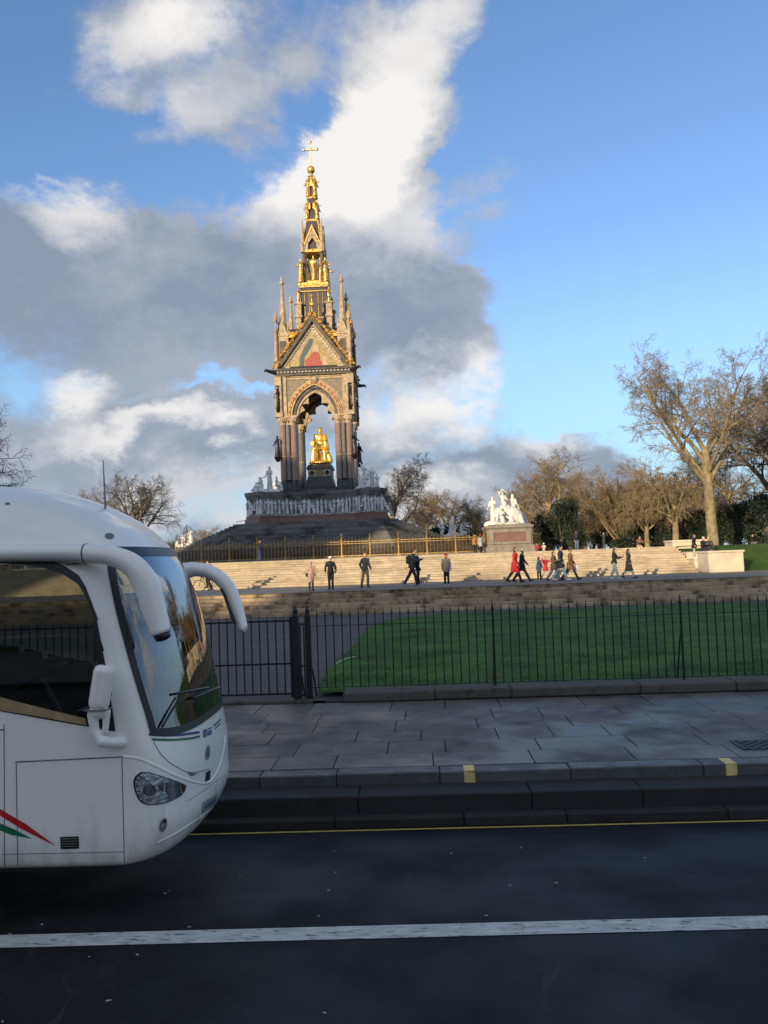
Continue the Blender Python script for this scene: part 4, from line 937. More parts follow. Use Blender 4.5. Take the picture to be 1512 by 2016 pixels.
# ------------------------------------------------------------------ black railings and gate along the pavement
RY = 14.78; RS = .1485
bar = MB().lathe([(.0125, 0), (.0125, 1.27), (.021, 1.285), (.012, 1.31), (.002, 1.40)], n=6).mesh('bar', M_iron)
std = MB().lathe([(.022, -.08), (.022, 1.33), (.036, 1.35), (.02, 1.38), (.003, 1.50)], n=8).mesh('standard', M_iron)
def rly(x): return RY + .012 * x
rl = empty('railings', (0, RY, .5), label='long run of plain black iron railings on the stone plinth before the lawn', cat='railings')
x = -2.12; k = 0
stdx = (P(975, 1340, 14.8).x, P(1343, 1330, 14.85).x, 10.6)
while x < 12.5:
    near = min(abs(x - q) for q in stdx)
    if near < RS * .5:
        obj('standard', std, rl, (x, .012 * x, 0))
        MB().tube([(x, .012 * x + .01, .95), (x, .012 * x + .12, .7), (x, .012 * x + .42, -.05)], .014, 5).build('stay', M_iron, rl)
    else: obj('bar', bar, rl, (x, .012 * x, .045))
    x += RS; k += 1
for z in (.06, 1.14): MB().box((5.2, .012 * 5.2, z), (14.9, .035, .012), rz=.012).build('rail', M_iron, rl)
def gate_leaf(x0, x1, label, parts=True):
    g = empty('gate', (x0, RY, .33), label=label, cat='gate')
    w = x1 - x0; n = round(w / RS)
    for i in range(1, n): 
        o = obj('bar', bar, g, (i * w / n, 0, .10)); o.scale = (1.1, 1.1, 1.02)
    for z in (.13, .66, 1.42): MB().box((w / 2, 0, z), (w, .04, .035)).build('rail', M_iron, g)
    for xx in (.02, w - .02): MB().box((xx, 0, .78), (.045, .045, 1.42)).build('stile', M_iron, g)
    return g
gx = P(584, 1300, 14.78).x; gx2 = P(608, 1300, 14.78).x
gate_leaf(gx - 3.0, gx - .07, 'black iron gate leaf with horizontal rails hung on the thick post')
gate_leaf(gx - 6.1, gx - 3.08, 'black iron gate leaf behind the coach, meeting the other leaf')
gp = empty('gate_post', (gx, RY, .28), label='thick black twin gate post with bars and stays at the end of the railings', cat='gate post')
for xx, w in ((0, .11), (gx2 - gx, .10)):
    MB().box((xx, 0, .78), (w, w, 1.56)).lathe([(w * .6, 1.56), (w * .5, 1.6), (w * .55, 1.64), (.01, 1.74)], (xx, 0, 0), 4).build('post', M_iron, gp)
for f in (.35, .65): obj('bar', bar, gp, ((gx2 - gx) * f, 0, .05))
for z in (.14, .66, 1.40): MB().box(((gx2 - gx) / 2, 0, z), (gx2 - gx, .03, .03)).build('rail', M_iron, gp)
for s in (0, 1): MB().tube([((gx2 - gx) * s, .04, .85), ((gx2 - gx) * s + .04, .3, .4), ((gx2 - gx) * s + .06, .45, 0)], .016, 5).build('stay', M_iron, gp)
MB().box((.0, -.07, .55), (.10, .05, .16)).build('lock_box', M_iron, gp)
gp2 = empty('gate_post', (gx - 6.2, RY, .28), label='thick black gate post behind the coach', cat='gate post')
MB().box((0, 0, .78), (.11, .11, 1.56)).build('post', M_iron, gp2)
# ------------------------------------------------------------------ the coach
M_paint = mat('white_coach_paint', (.90, .865, .79), .32, var=.02, scale=1.5, coat=.6)
def skirt_dirt(m):
    nt = m.node_tree; b = nt.nodes['Principled BSDF']; L = nt.links.new; src = b.inputs['Base Color'].links[0].from_socket
    g = nt.nodes.new('ShaderNodeNewGeometry'); sx = nt.nodes.new('ShaderNodeSeparateXYZ'); L(g.outputs['Position'], sx.inputs[0])
    v = N(nt, 'ShaderNodeVectorMath', operation='MULTIPLY'); L(g.outputs['Position'], v.inputs[0]); v.inputs[1].default_value = (5, 5, 1.2)
    n = N(nt, 'ShaderNodeTexNoise', i_Scale=1.2, i_Detail=6., i_Roughness=.65); L(v.outputs[0], n.inputs['Vector'])
    f = smooth(nt, math_n(nt, 'MULTIPLY_ADD', n.outputs[0], .9, math_n(nt, 'MULTIPLY', sx.outputs[2], -.55)), -.02, .32, 0., .45)
    m1 = N(nt, 'ShaderNodeMixRGB'); L(f, m1.inputs[0]); L(src, m1.inputs[1]); m1.inputs[2].default_value = (.30, .27, .22, 1); L(m1.outputs[0], b.inputs['Base Color'])
skirt_dirt(M_paint)
M_panel = mat('grey_seam', (.16, .155, .15), .6); M_black = mat('black_plastic', (.012, .012, .013), .4); M_rub = mat('tyre_rubber', (.02, .02, .02), .85)
M_chrome = mat('bright_trim', (.80, .78, .74), .12, 1., var=.03, bump=.12, bscale=3); M_refl = mat('lamp_reflector', (.75, .77, .8), .18, 1., var=.25, scale=25, bump=.6, bscale=30)
M_red = mat('red_stripe', (.55, .02, .03), .35); M_green = mat('green_stripe', (.01, .16, .06), .35); M_blue = mat('blue_stripe', (.02, .025, .20), .35)
M_lining = mat('dark_lining', (.05, .05, .052), .8); M_seat = mat('seat_cloth', (.04, .05, .09), .9); M_letter = mat('blue_grey_letter', (.12, .14, .22), .5); M_plate = mat('plate_grey', (.30, .31, .33), .4)
def glass_mat(name, tint, base):
    m = bpy.data.materials.new(name); m.use_nodes = True; nt = m.node_tree; nt.nodes.clear(); L = nt.links.new
    t = N(nt, 'ShaderNodeBsdfTransparent'); t.inputs[0].default_value = (*tint, 1); g = N(nt, 'ShaderNodeBsdfGlossy'); g.inputs['Roughness'].default_value = .03; g.inputs[0].default_value = (.95, .97, 1, 1)
    f = N(nt, 'ShaderNodeFresnel'); f.inputs[0].default_value = 1.52
    mx_ = N(nt, 'ShaderNodeMixShader'); L(math_n(nt, 'ADD', f.outputs[0], base, clamp=True), mx_.inputs[0]); L(t.outputs[0], mx_.inputs[1]); L(g.outputs[0], mx_.inputs[2])
    o = N(nt, 'ShaderNodeOutputMaterial'); L(mx_.outputs[0], o.inputs[0]); return m
M_glass = glass_mat('tinted_glass', (.45, .48, .46), .03); M_ws = glass_mat('windscreen_glass', (.55, .62, .62), .12); M_lens = glass_mat('lamp_glass', (.8, .82, .84), .04)
coach = empty('coach', (-2.0, 7.77, 0), .02, label='white touring coach with long drooping mirror arms on the road', cat='coach')
CW = Matrix.Translation((-2.0, 7.77, 0)) @ Matrix.Rotation(.02, 4, 'Z'); CI = CW.inverted()
ROW = [(.40, 1.06, -.24, .46), (.44, 1.11, -.13, .48), (.55, 1.14, -.05, .52), (.70, 1.15, .0, .55), (.88, 1.15, .0, .56), (1.10, 1.15, .0, .58), (1.30, 1.15, -.03, .58), (1.50, 1.15, -.07, .58), (1.85, 1.15, -.13, .60), (2.2, 1.145, -.20, .64),
       (2.5, 1.135, -.28, .68), (2.75, 1.12, -.37, .72), (2.92, 1.10, -.46, .76), (3.05, 1.06, -.56, .80), (3.18, .99, -.70, .84), (3.31, .87, -.92, .88), (3.42, .72, -1.16, .88), (3.50, .55, -1.40, .84), (3.56, .36, -1.64, .70), (3.60, .18, -1.86, .4), (3.61, .02, -2.05, .1)]
ROW = [(z, w, xf - .105 * max(0, min(1, (3.5 - z) / .4)), a - .06 * max(0, min(1, (3.5 - z) / .4))) for z, w, xf, a in ROW]
def cat(p0, p1, p2, p3, t): return tuple(.5 * (2 * b + (c - a) * t + (2 * a - 5 * b + 4 * c - d) * t * t + (3 * b - a - 3 * c + d) * t ** 3) for a, b, c, d in zip(p0, p1, p2, p3))
RR = []
for i in range(len(ROW) - 1):
    for k in range(5): RR.append(cat(ROW[max(i - 1, 0)], ROW[i], ROW[i + 1], ROW[min(i + 2, len(ROW) - 1)], k / 5))
RR.append(ROW[-1])
def row_at(z):
    for a, b in zip(RR, RR[1:]):
        if a[0] <= z <= b[0]:
            t = (z - a[0]) / max(1e-6, b[0] - a[0]); return tuple(p + (q - p) * t for p, q in zip(a, b))
    return RR[-1] if z > 1 else RR[0]
NE = 2.7
def front_pt(row, ph, off=0.):
    z, w, xf, a = row; c, s = math.cos(ph), math.sin(ph)
    return Vector((xf - a + a * max(s, 0) ** (2 / NE), -w * math.copysign(abs(c) ** (2 / NE), c), z))
def ph_of_x(row, x):
    z, w, xf, a = row; return math.asin(max(0., min(1., ((x - xf + a) / a))) ** (NE / 2))
XREAR = -10.6; NS, NF = 64, 60
TOPT = [(-10.0, 2.0), (-9.9, 2.9), (-1.9, 2.965), (-1.56, 2.96), (-1.21, 2.90), (-1.05, 2.84), (-.915, 2.745), (-.85, 2.62), (-.78, 2.42), (-.70, 2.0), (-.645, 1.62), (-.63, 1.50)]
BOTT = [(-10, 2.0), (-3.2, 2.0), (-2.6, 1.93), (-1.57, 1.68), (-.63, 1.49)]
WSE = [(1.38, -.37), (1.6, -.42), (2.0, -.53), (2.45, -.65), (2.85, -.75), (2.97, -.78)]
def body_grid(inset, holes, name, m):
    vs = []; fs = []; nc = NS + NF + NS
    for (z, w, xf, a) in RR:
        r = (z, max(.01, w - inset), xf - inset, a)
        for k in range(NS): t = k / NS; vs.append((XREAR + (r[2] - a - XREAR) * (1 - (1 - t) ** 1.8), -r[1], z))
        for k in range(NF): vs.append(tuple(front_pt(r, math.pi * k / (NF - 1))))
        for k in range(NS): t = 1 - (k + 1) / NS; vs.append((XREAR + (r[2] - a - XREAR) * (1 - (1 - t) ** 1.8), r[1], z))
    for j in range(len(RR) - 1):
        for k in range(nc - 1):
            q = (j * nc + k, j * nc + k + 1, (j + 1) * nc + k + 1, (j + 1) * nc + k)
            if holes:
                cx = sum(vs[i][0] for i in q) / 4; cy = sum(vs[i][1] for i in q) / 4; cz = sum(vs[i][2] for i in q) / 4
                if -9.9 < cx < -.63 and (k < NS + 14 or k >= NS + NF - 14) and lerp_tab(BOTT, cx) + .04 < cz < lerp_tab(TOPT, cx) - .04: continue
                if 1.415 + .11 * (abs(cy) / 1.15) ** 6 < cz < 2.92 and NS <= k < NS + NF and cx > lerp_tab(WSE, cz) + .045: continue
            fs.append(q)
    mb = MB(); mb.add(vs, fs)
    mb.f.append(tuple(j * nc for j in range(len(RR))) + tuple((j + 1) * nc - 1 for j in reversed(range(len(RR)))))
    if not holes: return mb
    return mb.build(name, m, coach, smooth=True)
full = body_grid(0., False, '', None)
BV = BVHTree.FromPolygons([CW @ Vector(v) for v in full.v], full.f)
body_o = body_grid(0., True, 'body', M_paint); body_grid(.045, True, 'lining', M_lining)
MB().box((-5.5, 0, .40), (9.6, 2.1, .06)).build('underbody', M_black, coach)
MB().box((-5.6, 0, 1.0), (9.9, 2.15, .05)).build('floor', M_lining, coach)
def surf_patch(name, fz, fe0, fe1, nz, nx, m, off, parent=coach):
    """patch on the curved front between two heights and two end angles"""
    vs = []
    for j in range(nz + 1):
        for k in range(nx + 1):
            r = row_at(fz[0] + (fz[1] - fz[0]) * j / nz); ph = fe0(r) + (fe1(r) - fe0(r)) * k / nx
            lift = .11 * abs(math.cos(ph)) ** 5 * max(0, (2.2 - r[0]) / .82)
            r = row_at(r[0] + lift); ph = fe0(r) + (fe1(r) - fe0(r)) * k / nx
            vs.append(tuple(front_pt((r[0], r[1] + off, r[2] + off, r[3]), ph)))
    fs = [(j * (nx + 1) + k, j * (nx + 1) + k + 1, (j + 1) * (nx + 1) + k + 1, (j + 1) * (nx + 1) + k) for j in range(nz) for k in range(nx)]
    return MB().add(vs, fs).build(name, m, parent, smooth=True)
pe = lambda r: ph_of_x(r, lerp_tab(WSE, r[0])); pf = lambda r: math.pi - pe(r)
ws = surf_patch('windscreen', (1.38, 2.97), pe, pf, 26, 56, M_ws, .004)
surf_patch('windscreen_border', (1.375, 1.44), pe, pf, 2, 56, M_black, .008, ws)
surf_patch('windscreen_border', (2.90, 2.985), pe, pf, 2, 56, M_black, .008, ws)
surf_patch('windscreen_border', (1.38, 2.97), pe, lambda r: pe(r) + .10, 24, 3, M_black, .007, ws)
surf_patch('windscreen_border', (1.38, 2.97), lambda r: pf(r) - .10, pf, 24, 3, M_black, .007, ws)
def side_glass(x0, x1, n, name, m, off, s=-1, zt=None, zb=None, parent=coach):
    vs = []; 
    for k in range(n + 1):
        x = x0 + (x1 - x0) * k / n; a, b = (zb or (lambda q: lerp_tab(BOTT, q)))(x), (zt or (lambda q: lerp_tab(TOPT, q)))(x)
        for j in range(9):
            z = a + (b - a) * j / 8; r = row_at(z); y = r[1] + off
            if x > r[2] - r[3]: y = abs(front_pt((r[0], r[1] + off, r[2], r[3]), ph_of_x(r, x)).y)
            vs.append((x, s * y, z))
    fs = [(k * 9 + j, k * 9 + 9 + j, k * 9 + 10 + j, k * 9 + 1 + j) for k in range(n) for j in range(8)]
    return MB().add(vs, fs).build(name, m, parent, smooth=True)
tz, bz_ = (lambda x: lerp_tab(TOPT, x)), (lambda x: lerp_tab(BOTT, x))
for s in (-1, 1):
    xs_ = [-.632, -3.0, -4.8, -6.6, -8.4, -9.88]
    for a, b in zip(xs_, xs_[1:]):
        w_ = side_glass(b + .004, a - .004, 40 if a > -1 else 10, 'side_window', M_glass, .004, s)
        side_glass(b, a, 40 if a > -1 else 10, 'window_border', M_black, .007, s, tz, lambda x: tz(x) - min(.075, (tz(x) - bz_(x)) * .5), w_)
        side_glass(b, a, 40 if a > -1 else 10, 'window_border', M_black, .007, s, lambda x: bz_(x) + min(.06, (tz(x) - bz_(x)) * .5), bz_, w_)
        side_glass(b, b + .10, 3, 'window_border', M_black, .0075, s, parent=w_)
    side_glass(-.80, -.632, 12, 'window_border', M_black, .0072, s, zb=lambda x: max(bz_(x), tz(x - .10) - 3 * (x + .80) ** .5 if x > -.72 else tz(x) - .3))
def hit(x, y, off=.004):
    d = ray(x, y).normalized(); l, n, i, t = BV.ray_cast(EYE, d)
    if l is None: return None
    if n.dot(d) > 0: n = -n
    return CI @ (l + n * off)
def decal(name, poly, m, off=.005, step=9., parent=coach, mirror=False, smooth=True):
    bm = bmesh.new(); bm.faces.new([bm.verts.new((p[0], p[1], 0)) for p in poly])
    x0, x1 = min(p[0] for p in poly), max(p[0] for p in poly); y0, y1 = min(p[1] for p in poly), max(p[1] for p in poly)
    for a, b, ax in ((x0, x1, 0), (y0, y1, 1)):
        v = a + step
        while v < b:
            co = [0, 0, 0]; no = [0, 0, 0]; co[ax] = v; no[ax] = 1
            bmesh.ops.bisect_plane(bm, geom=bm.verts[:] + bm.edges[:] + bm.faces[:], plane_co=co, plane_no=no); v += step
    last = None; bad = []
    for v in bm.verts:
        h = hit(v.co.x, v.co.y, off)
        if h is None: bad.append(v)
        else: v.co = h
    if bad: bmesh.ops.delete(bm, geom=bad, context='VERTS')
    bmesh.ops.recalc_face_normals(bm, faces=bm.faces)
    me = bpy.data.meshes.new(name); bm.to_mesh(me); bm.free(); me.materials.append(m); me.polygons.foreach_set('use_smooth', [True] * len(me.polygons))
    return obj(name, me, parent)
def line_px(pts, step=5.):
    out = []
    for (ax, ay), (bx, by) in zip(pts, pts[1:]):
        n = max(1, int(math.hypot(bx - ax, by - ay) / step)); out += [(ax + (bx - ax) * k / n, ay + (by - ay) * k / n) for k in range(n)]
    return out + [pts[-1]]
def ridge(name, pts, r, m, off=.0, n=6, parent=coach):
    q = [h for h in (hit(x, y, off) for x, y in line_px(pts)) if h is not None]
    q = [q[0]] + [(q[i - 1] + q[i] + q[i + 1]) / 3 for i in range(1, len(q) - 1)] + [q[-1]]
    return MB().tube(q, r, n).build(name, m, parent, smooth=True)
def ellp(cx, cy, rx, ry, tilt=0, n=18): return [(cx + rx * math.cos(a) * math.cos(tilt) - ry * math.sin(a) * math.sin(tilt), cy + rx * math.cos(a) * math.sin(tilt) + ry * math.sin(a) * math.cos(tilt)) for a in (2 * math.pi * k / n for k in range(n))]
def zc(pts, ox=220, oy=1380, k=5.815): return [(ox + x / k, oy + y / k) for x, y in pts]
for q, r in (([(8, 1425), (9, 1706)], .004), ([(32, 1500), (35, 1704)], .004), ([(31, 1500), (240, 1490)], .006), ([(240, 1490), (245, 1698)], .004), ([(0, 1437), (8, 1436)], .006), ([(2, 1682), (244, 1677)], .003)): ridge('panel_seam', q, r, M_panel)
decal('red_swoosh', [(0, 1592), (50, 1621), (112, 1666), (45, 1633), (0, 1605)], M_red); decal('green_swoosh', [(0, 1620), (30, 1633), (64, 1651), (22, 1643), (0, 1634)], M_green)
vt = decal('vent', [(119, 1647), (155, 1646), (156, 1670), (120, 1671)], M_black, .006)
for k in range(4): ridge('vent_slat', [(122, 1651 + 5 * k), (153, 1650 + 5 * k)], .004, M_panel, .008, 4, vt)
hl = zc([(245, 920), (270, 860), (330, 812), (430, 815), (640, 880), (790, 935), (850, 965), (840, 1020), (800, 1080), (720, 1130), (640, 1165), (520, 1188), (400, 1190), (340, 1165), (300, 1120), (260, 1020)])
hc = (312, 1551)
def shrink(poly, k, c): return [(c[0] + (x - c[0]) * k, c[1] + (y - c[1]) * k) for x, y in poly]
hd = decal('headlight', hl, M_black, .004, 6)
decal('reflector', shrink(hl, .93, hc), M_refl, .007, 4, hd)
for cx, cy, r in ((294, 1556, 13), (322, 1549, 11), (344, 1554, 7)): decal('lamp', ellp(cx, cy, r, r * .9), M_chrome, .011, 3, hd)
decal('indicator', [(326, 1553), (346, 1552), (346, 1562), (328, 1564)], mat('amber_lamp', (.5, .16, .03), .3), .013, 4, hd)
decal('lens', shrink(hl, .95, hc), M_lens, .018, 6, hd)
fg = decal('fog_lamp', ellp(321, 1624, 7, 14, .25), M_panel, .005, 3); decal('lamp', ellp(320, 1628, 4, 6, .25), M_refl, .008, 2, fg); decal('lamp', ellp(323.5, 1616, 3, 4, .25), M_black, .008, 2, fg)
npl = decal('number_plate', zc([(1040, 1155), (1205, 1060), (1195, 1165), (1035, 1285)]), M_plate, .008, 5)
for k in range(6): x = 1062 + k * 22; decal('plate_mark', zc([(x, 1180 - k * 13), (x + 12, 1173 - k * 13), (x + 11, 1225 - k * 14), (x - 1, 1232 - k * 14)]), M_letter, .011, 4, npl)
em = decal('emblem', ellp(408.3, 1481.5, 4.5, 15, .08), M_plate, .007, 4); decal('emblem_mark', ellp(408, 1482, 2.2, 9, .08), M_letter, .010, 3, em)
decal('intake', zc([(1075, 815), (1125, 790), (1120, 900), (1065, 925)]), M_black, .006, 4); decal('intake', zc([(858, 818), (960, 832), (1000, 826), (905, 862)]), M_panel, .006, 4)
decal('blue_band', zc([(415, 372), (600, 383), (800, 373), (1000, 345), (1000, 373), (800, 402), (600, 410), (435, 401)]), M_blue); decal('green_band', zc([(450, 426), (700, 434), (900, 416), (1005, 392), (1008, 416), (900, 443), (700, 460), (466, 455)]), M_green)
decal('lettering', zc([(1042, 330), (1085, 318), (1085, 405), (1045, 422)]), M_letter); decal('lettering', zc([(1092, 345), (1140, 325), (1140, 385), (1095, 402)]), M_letter); decal('lettering', zc([(1092, 316), (1140, 298), (1140, 312), (1092, 331)]), M_blue)
decal('lettering', zc([(1160, 275), (1245, 200), (1247, 222), (1165, 298)]), M_letter); decal('lettering', zc([(1175, 310), (1240, 245), (1243, 262), (1180, 328)]), M_letter)
ridge('bonnet_seam', zc([(480, 470), (560, 610), (680, 722), (850, 812), (960, 822), (1110, 780)]), .004, M_panel)
ridge('crease', zc([(130, 640), (230, 645), (330, 665), (520, 750), (700, 840), (900, 918), (1050, 950), (1130, 935), (1200, 830), (1250, 700), (1285, 560), (1300, 400)]), .02, M_paint, -.013, 8)
ridge('bumper_lip', zc([(500, 1640), (750, 1510), (1000, 1345), (1150, 1230), (1240, 1150), (1295, 1080)]), .022, M_paint, -.014, 8)
ridge('bumper_seam', zc([(880, 1140), (1060, 1020), (1200, 910), (1290, 850)]), .003, M_panel)
ridge('roof_seam', [(130, 1112), (170, 1107)], .006, M_panel)
decal('waist_trim', [(0, 1371.5), (27, 1379), (86, 1394), (168, 1414), (172, 1428), (76, 1410), (0, 1398)], mat('champagne_trim', (.62, .44, .25), .28, .5, var=.2, scale=6, bump=.2, bscale=5), .009, 8)  # golden sunlit reflection put into the trim's base colour
decal('roof_vent', ellp(137, 971, 18, 3.5, .2), M_black, .006, 4); decal('roof_lamp', ellp(215, 1056, 9, 5.5, .1), M_panel, .008, 3); decal('roof_lamp', ellp(15, 992, 5, 2, 0), M_panel, .006, 3)
# wipers
for a, b in (((338, 1367), (404, 1355)), ((372, 1376), (432, 1352))): ridge('wiper_blade', [a, b], .012, M_black, .03, 5)
ridge('wiper_arm', [(349, 1373), (332, 1400), (314, 1432)], .011, M_black, .03, 5)
# aerial
b0, b1 = CI @ P(207, 963, 7.6), CI @ P(203, 906, 7.6); b0.z = (CI @ BV.ray_cast(CW @ Vector((b0.x, b0.y, 6)), Vector((0, 0, -1)))[0]).z
MB().tube([b0 - Vector((0, 0, .05)), b0 + (b1 - b0) * .35, b1], [.012, .008, .004], 6).build('aerial', mat('grey_aerial', (.22, .22, .23), .5), coach)
# mirror arms
def arm(pts, Y, hw, thick, cap, name='mirror_arm'):
    q = [CI @ P(x, y, Y) for x, y in pts]; k = Y / FPX
    fine = []; rad = []
    for i in range(len(q) - 1):
        for s in range(5):
            t = s / 5; fine.append(Vector(cat(q[max(i - 1, 0)], q[i], q[i + 1], q[min(i + 2, len(q) - 1)], t))); rad.append((thick, (hw[i] + (hw[i + 1] - hw[i]) * t) * k))
    fine.append(q[-1]); rad.append((thick, hw[-1] * k))
    a = MB().tube(fine, rad, 18).build(name, M_paint, coach, smooth=True)
    e = (fine[-1] - fine[-2]).normalized()
    MB().tube([fine[-1] - e * .01, fine[-1] + e * cap, fine[-1] + e * (cap + .012)], [(thick * .93, hw[-1] * k * .93), (thick * .8, hw[-1] * k * .75), (thick * .3, hw[-1] * k * .3)], 14).build('mirror_cap', M_black if cap > .03 else M_paint, a, smooth=True)
    return a, fine
a1, f1 = arm([(-260, 1094), (-120, 1090), (20, 1089), (120, 1088), (170, 1090), (222, 1095), (262, 1114), (288, 1150), (303, 1200), (318, 1247)], 6.60, (14, 16, 18, 19, 20, 20, 23, 26, 25, 19), .10, .05)
MB().tube([f1[20] + Vector((-.006, 0, 0)), f1[20] + Vector((.006, 0, 0))], [(.103, 21 * 6.60 / FPX)] * 2, 18, cap=False).build('arm_seam', M_panel, a1)
a2_, f2 = arm([(335, 1128), (360, 1125), (388, 1121), (422, 1130), (450, 1158), (466, 1198), (480, 1240)], 8.95, (19, 17, 14, 14, 14, 13, 8), .10, .012)
gq = [f2[k] + Vector((-.062, -.03, 0)) for k in range(20, 29)]
MB().tube(gq, [(.09, .018)] * len(gq), 10).build('mirror_glass', M_black, a2_)
# low kerb-view mirror on the near pillar
def p6(x, y, Y=6.44): return CI @ P(x, y, Y)
pm = [('c', p6(198, 1322), p6(188, 1384), .058, .056), ('c', p6(211, 1322), p6(202, 1384), .055, .056), ('c', p6(196, 1322, 6.52), p6(190, 1384, 6.52), .05, .05), ('c', p6(208, 1322, 6.52), p6(203, 1384, 6.52), .05, .05)]
md_ = obj('side_mirror', remeshed('side_mirror', pm, .012, M_paint, 4), coach)
pl_ = [('c', p6(184, 1404), p6(207, 1402), .048, .044), ('c', p6(182, 1406), p6(187, 1440), .044, .038), ('c', p6(187, 1440), p6(201, 1462), .040, .042), ('c', p6(210, 1406), p6(207, 1440), .030, .026), ('c', p6(201, 1460), p6(222, 1462, 6.52), .048, .045), ('c', p6(222, 1462, 6.52), p6(240, 1462, 6.62), .045, .045)]
obj('mirror_bracket', remeshed('mirror_bracket', pl_, .012, M_paint, 3), md_)
MB().tube([p6(171, 1397.5), p6(217, 1395)], [(.075, .004)] * 2, 10).build('mirror_joint', M_panel, md_)
# inside: dashboard, wheel, seats
MB().box((-.78, 0, 1.22), (.62, 1.95, .5)).box((-.95, -.55, 1.5), (.35, .7, .22)).build('dashboard', M_black, coach, bevel=.05)
wc = Vector((-1.52, -.55, 1.86)); tl = Matrix.Rotation(R(-28), 3, 'Y')
MB().tube([wc + tl @ Vector((.24 * math.cos(a), .24 * math.sin(a), 0)) for a in (2 * math.pi * k / 24 for k in range(25))], .017, 8, cap=False).tube([wc + tl @ Vector((-.24, 0, 0)), wc, wc + tl @ Vector((.24, 0, 0))], .014, 6).tube([wc, wc + tl @ Vector((0, 0, -.4))], .03, 6).build('steering_wheel', M_black, coach)
def seat(x, y, nm='seat'):
    o = MB().box((x, y, 1.35), (.5, .48, .16)).box((x - .24, y, 1.78), (.13, .48, .85)).box((x - .26, y, 2.28), (.12, .3, .2)).build(nm, M_seat, coach, bevel=.03); return o
seat(-2.1, -.55, 'driver_seat')
for i in range(7):
    for y in (-.85, -.38, .38, .85): seat(-3.3 - i * .85, y)
MB().box((-2.9, -.80, 2.45), (.03, .5, .8)).build('partition', mat('pale_blind', (.42, .46, .50), .7), coach)
# wheels
for x in (-2.95, -8.6):
    for s in (-1, 1):
        MB().lathe([(.60, 0), (.60, .012)], n=28).xf(Matrix.Translation((x, s * 1.150, .52)) @ Matrix.Rotation(R(90) * -s, 4, 'X')).build('wheel_arch', M_black, coach)
        wq = MB().lathe([(.30, -.02), (.34, 0), (.47, .0), (.50, -.04), (.50, -.26), (.47, -.3)], n=28).xf(Matrix.Translation((x, s * 1.185, .50)) @ Matrix.Rotation(R(90) * -s, 4, 'X')).build('wheel', M_rub, coach)
        MB().lathe([(.29, -.03), (.24, -.06), (.12, -.05), (.10, .01), (.02, .012)], n=20).xf(Matrix.Translation((x, s * 1.187, .50)) @ Matrix.Rotation(R(90) * -s, 4, 'X')).build('rim', M_refl, wq)
# ------------------------------------------------------------------ people
def cm(n, c, r=.85): return mat('cloth_' + n, c, r, var=.12, scale=9)
C_black = cm('black', (.012, .012, .014)); C_navy = cm('navy', (.014, .018, .035)); C_pink = cm('dusty_pink', (.42, .27, .22)); C_red = cm('red', (.50, .022, .03)); C_grey = cm('grey', (.14, .135, .13)); C_lgrey = cm('light_grey', (.36, .37, .38))
C_brown = cm('brown', (.20, .095, .045)); C_jean = cm('denim', (.10, .15, .24)); C_ljean = cm('pale_denim', (.26, .34, .42)); C_char = cm('charcoal', (.035, .034, .036)); C_olive = cm('khaki', (.10, .085, .06)); C_tan = cm('tan', (.34, .19, .08)); C_white = cm('white', (.75, .74, .72)); C_cream = cm('cream', (.55, .45, .33))
C_blue = cm('blue', (.02, .05, .14)); C_lilac = cm('lilac', (.28, .2, .3)); C_orange = cm('orange', (.55, .16, .03)); C_burg = cm('burgundy', (.22, .03, .03))
M_skin = mat('skin', (.50, .30, .21), .55, var=.06); M_skind = mat('skin_deep', (.20, .105, .065), .55, var=.06)
H_dark = mat('hair_dark', (.012, .009, .008), .5); H_brown = mat('hair_brown', (.07, .035, .018), .5); H_grey = mat('hair_grey', (.42, .40, .38), .6); H_ginger = mat('hair_ginger', (.35, .10, .03), .5)
ST = ((3, 2), (-3, 4)); WK = ((24, 8), (-22, 16)); WK2 = ((-20, 20), (26, 6)); AR = ((8, 8, 14), (-6, 8, 12)); AW = ((-22, 7, 14), (20, 7, 18)); POCK = ((-14, 20, 50), (-14, 20, 50)); FWD = ((32, 8, 75), (30, 8, 78))
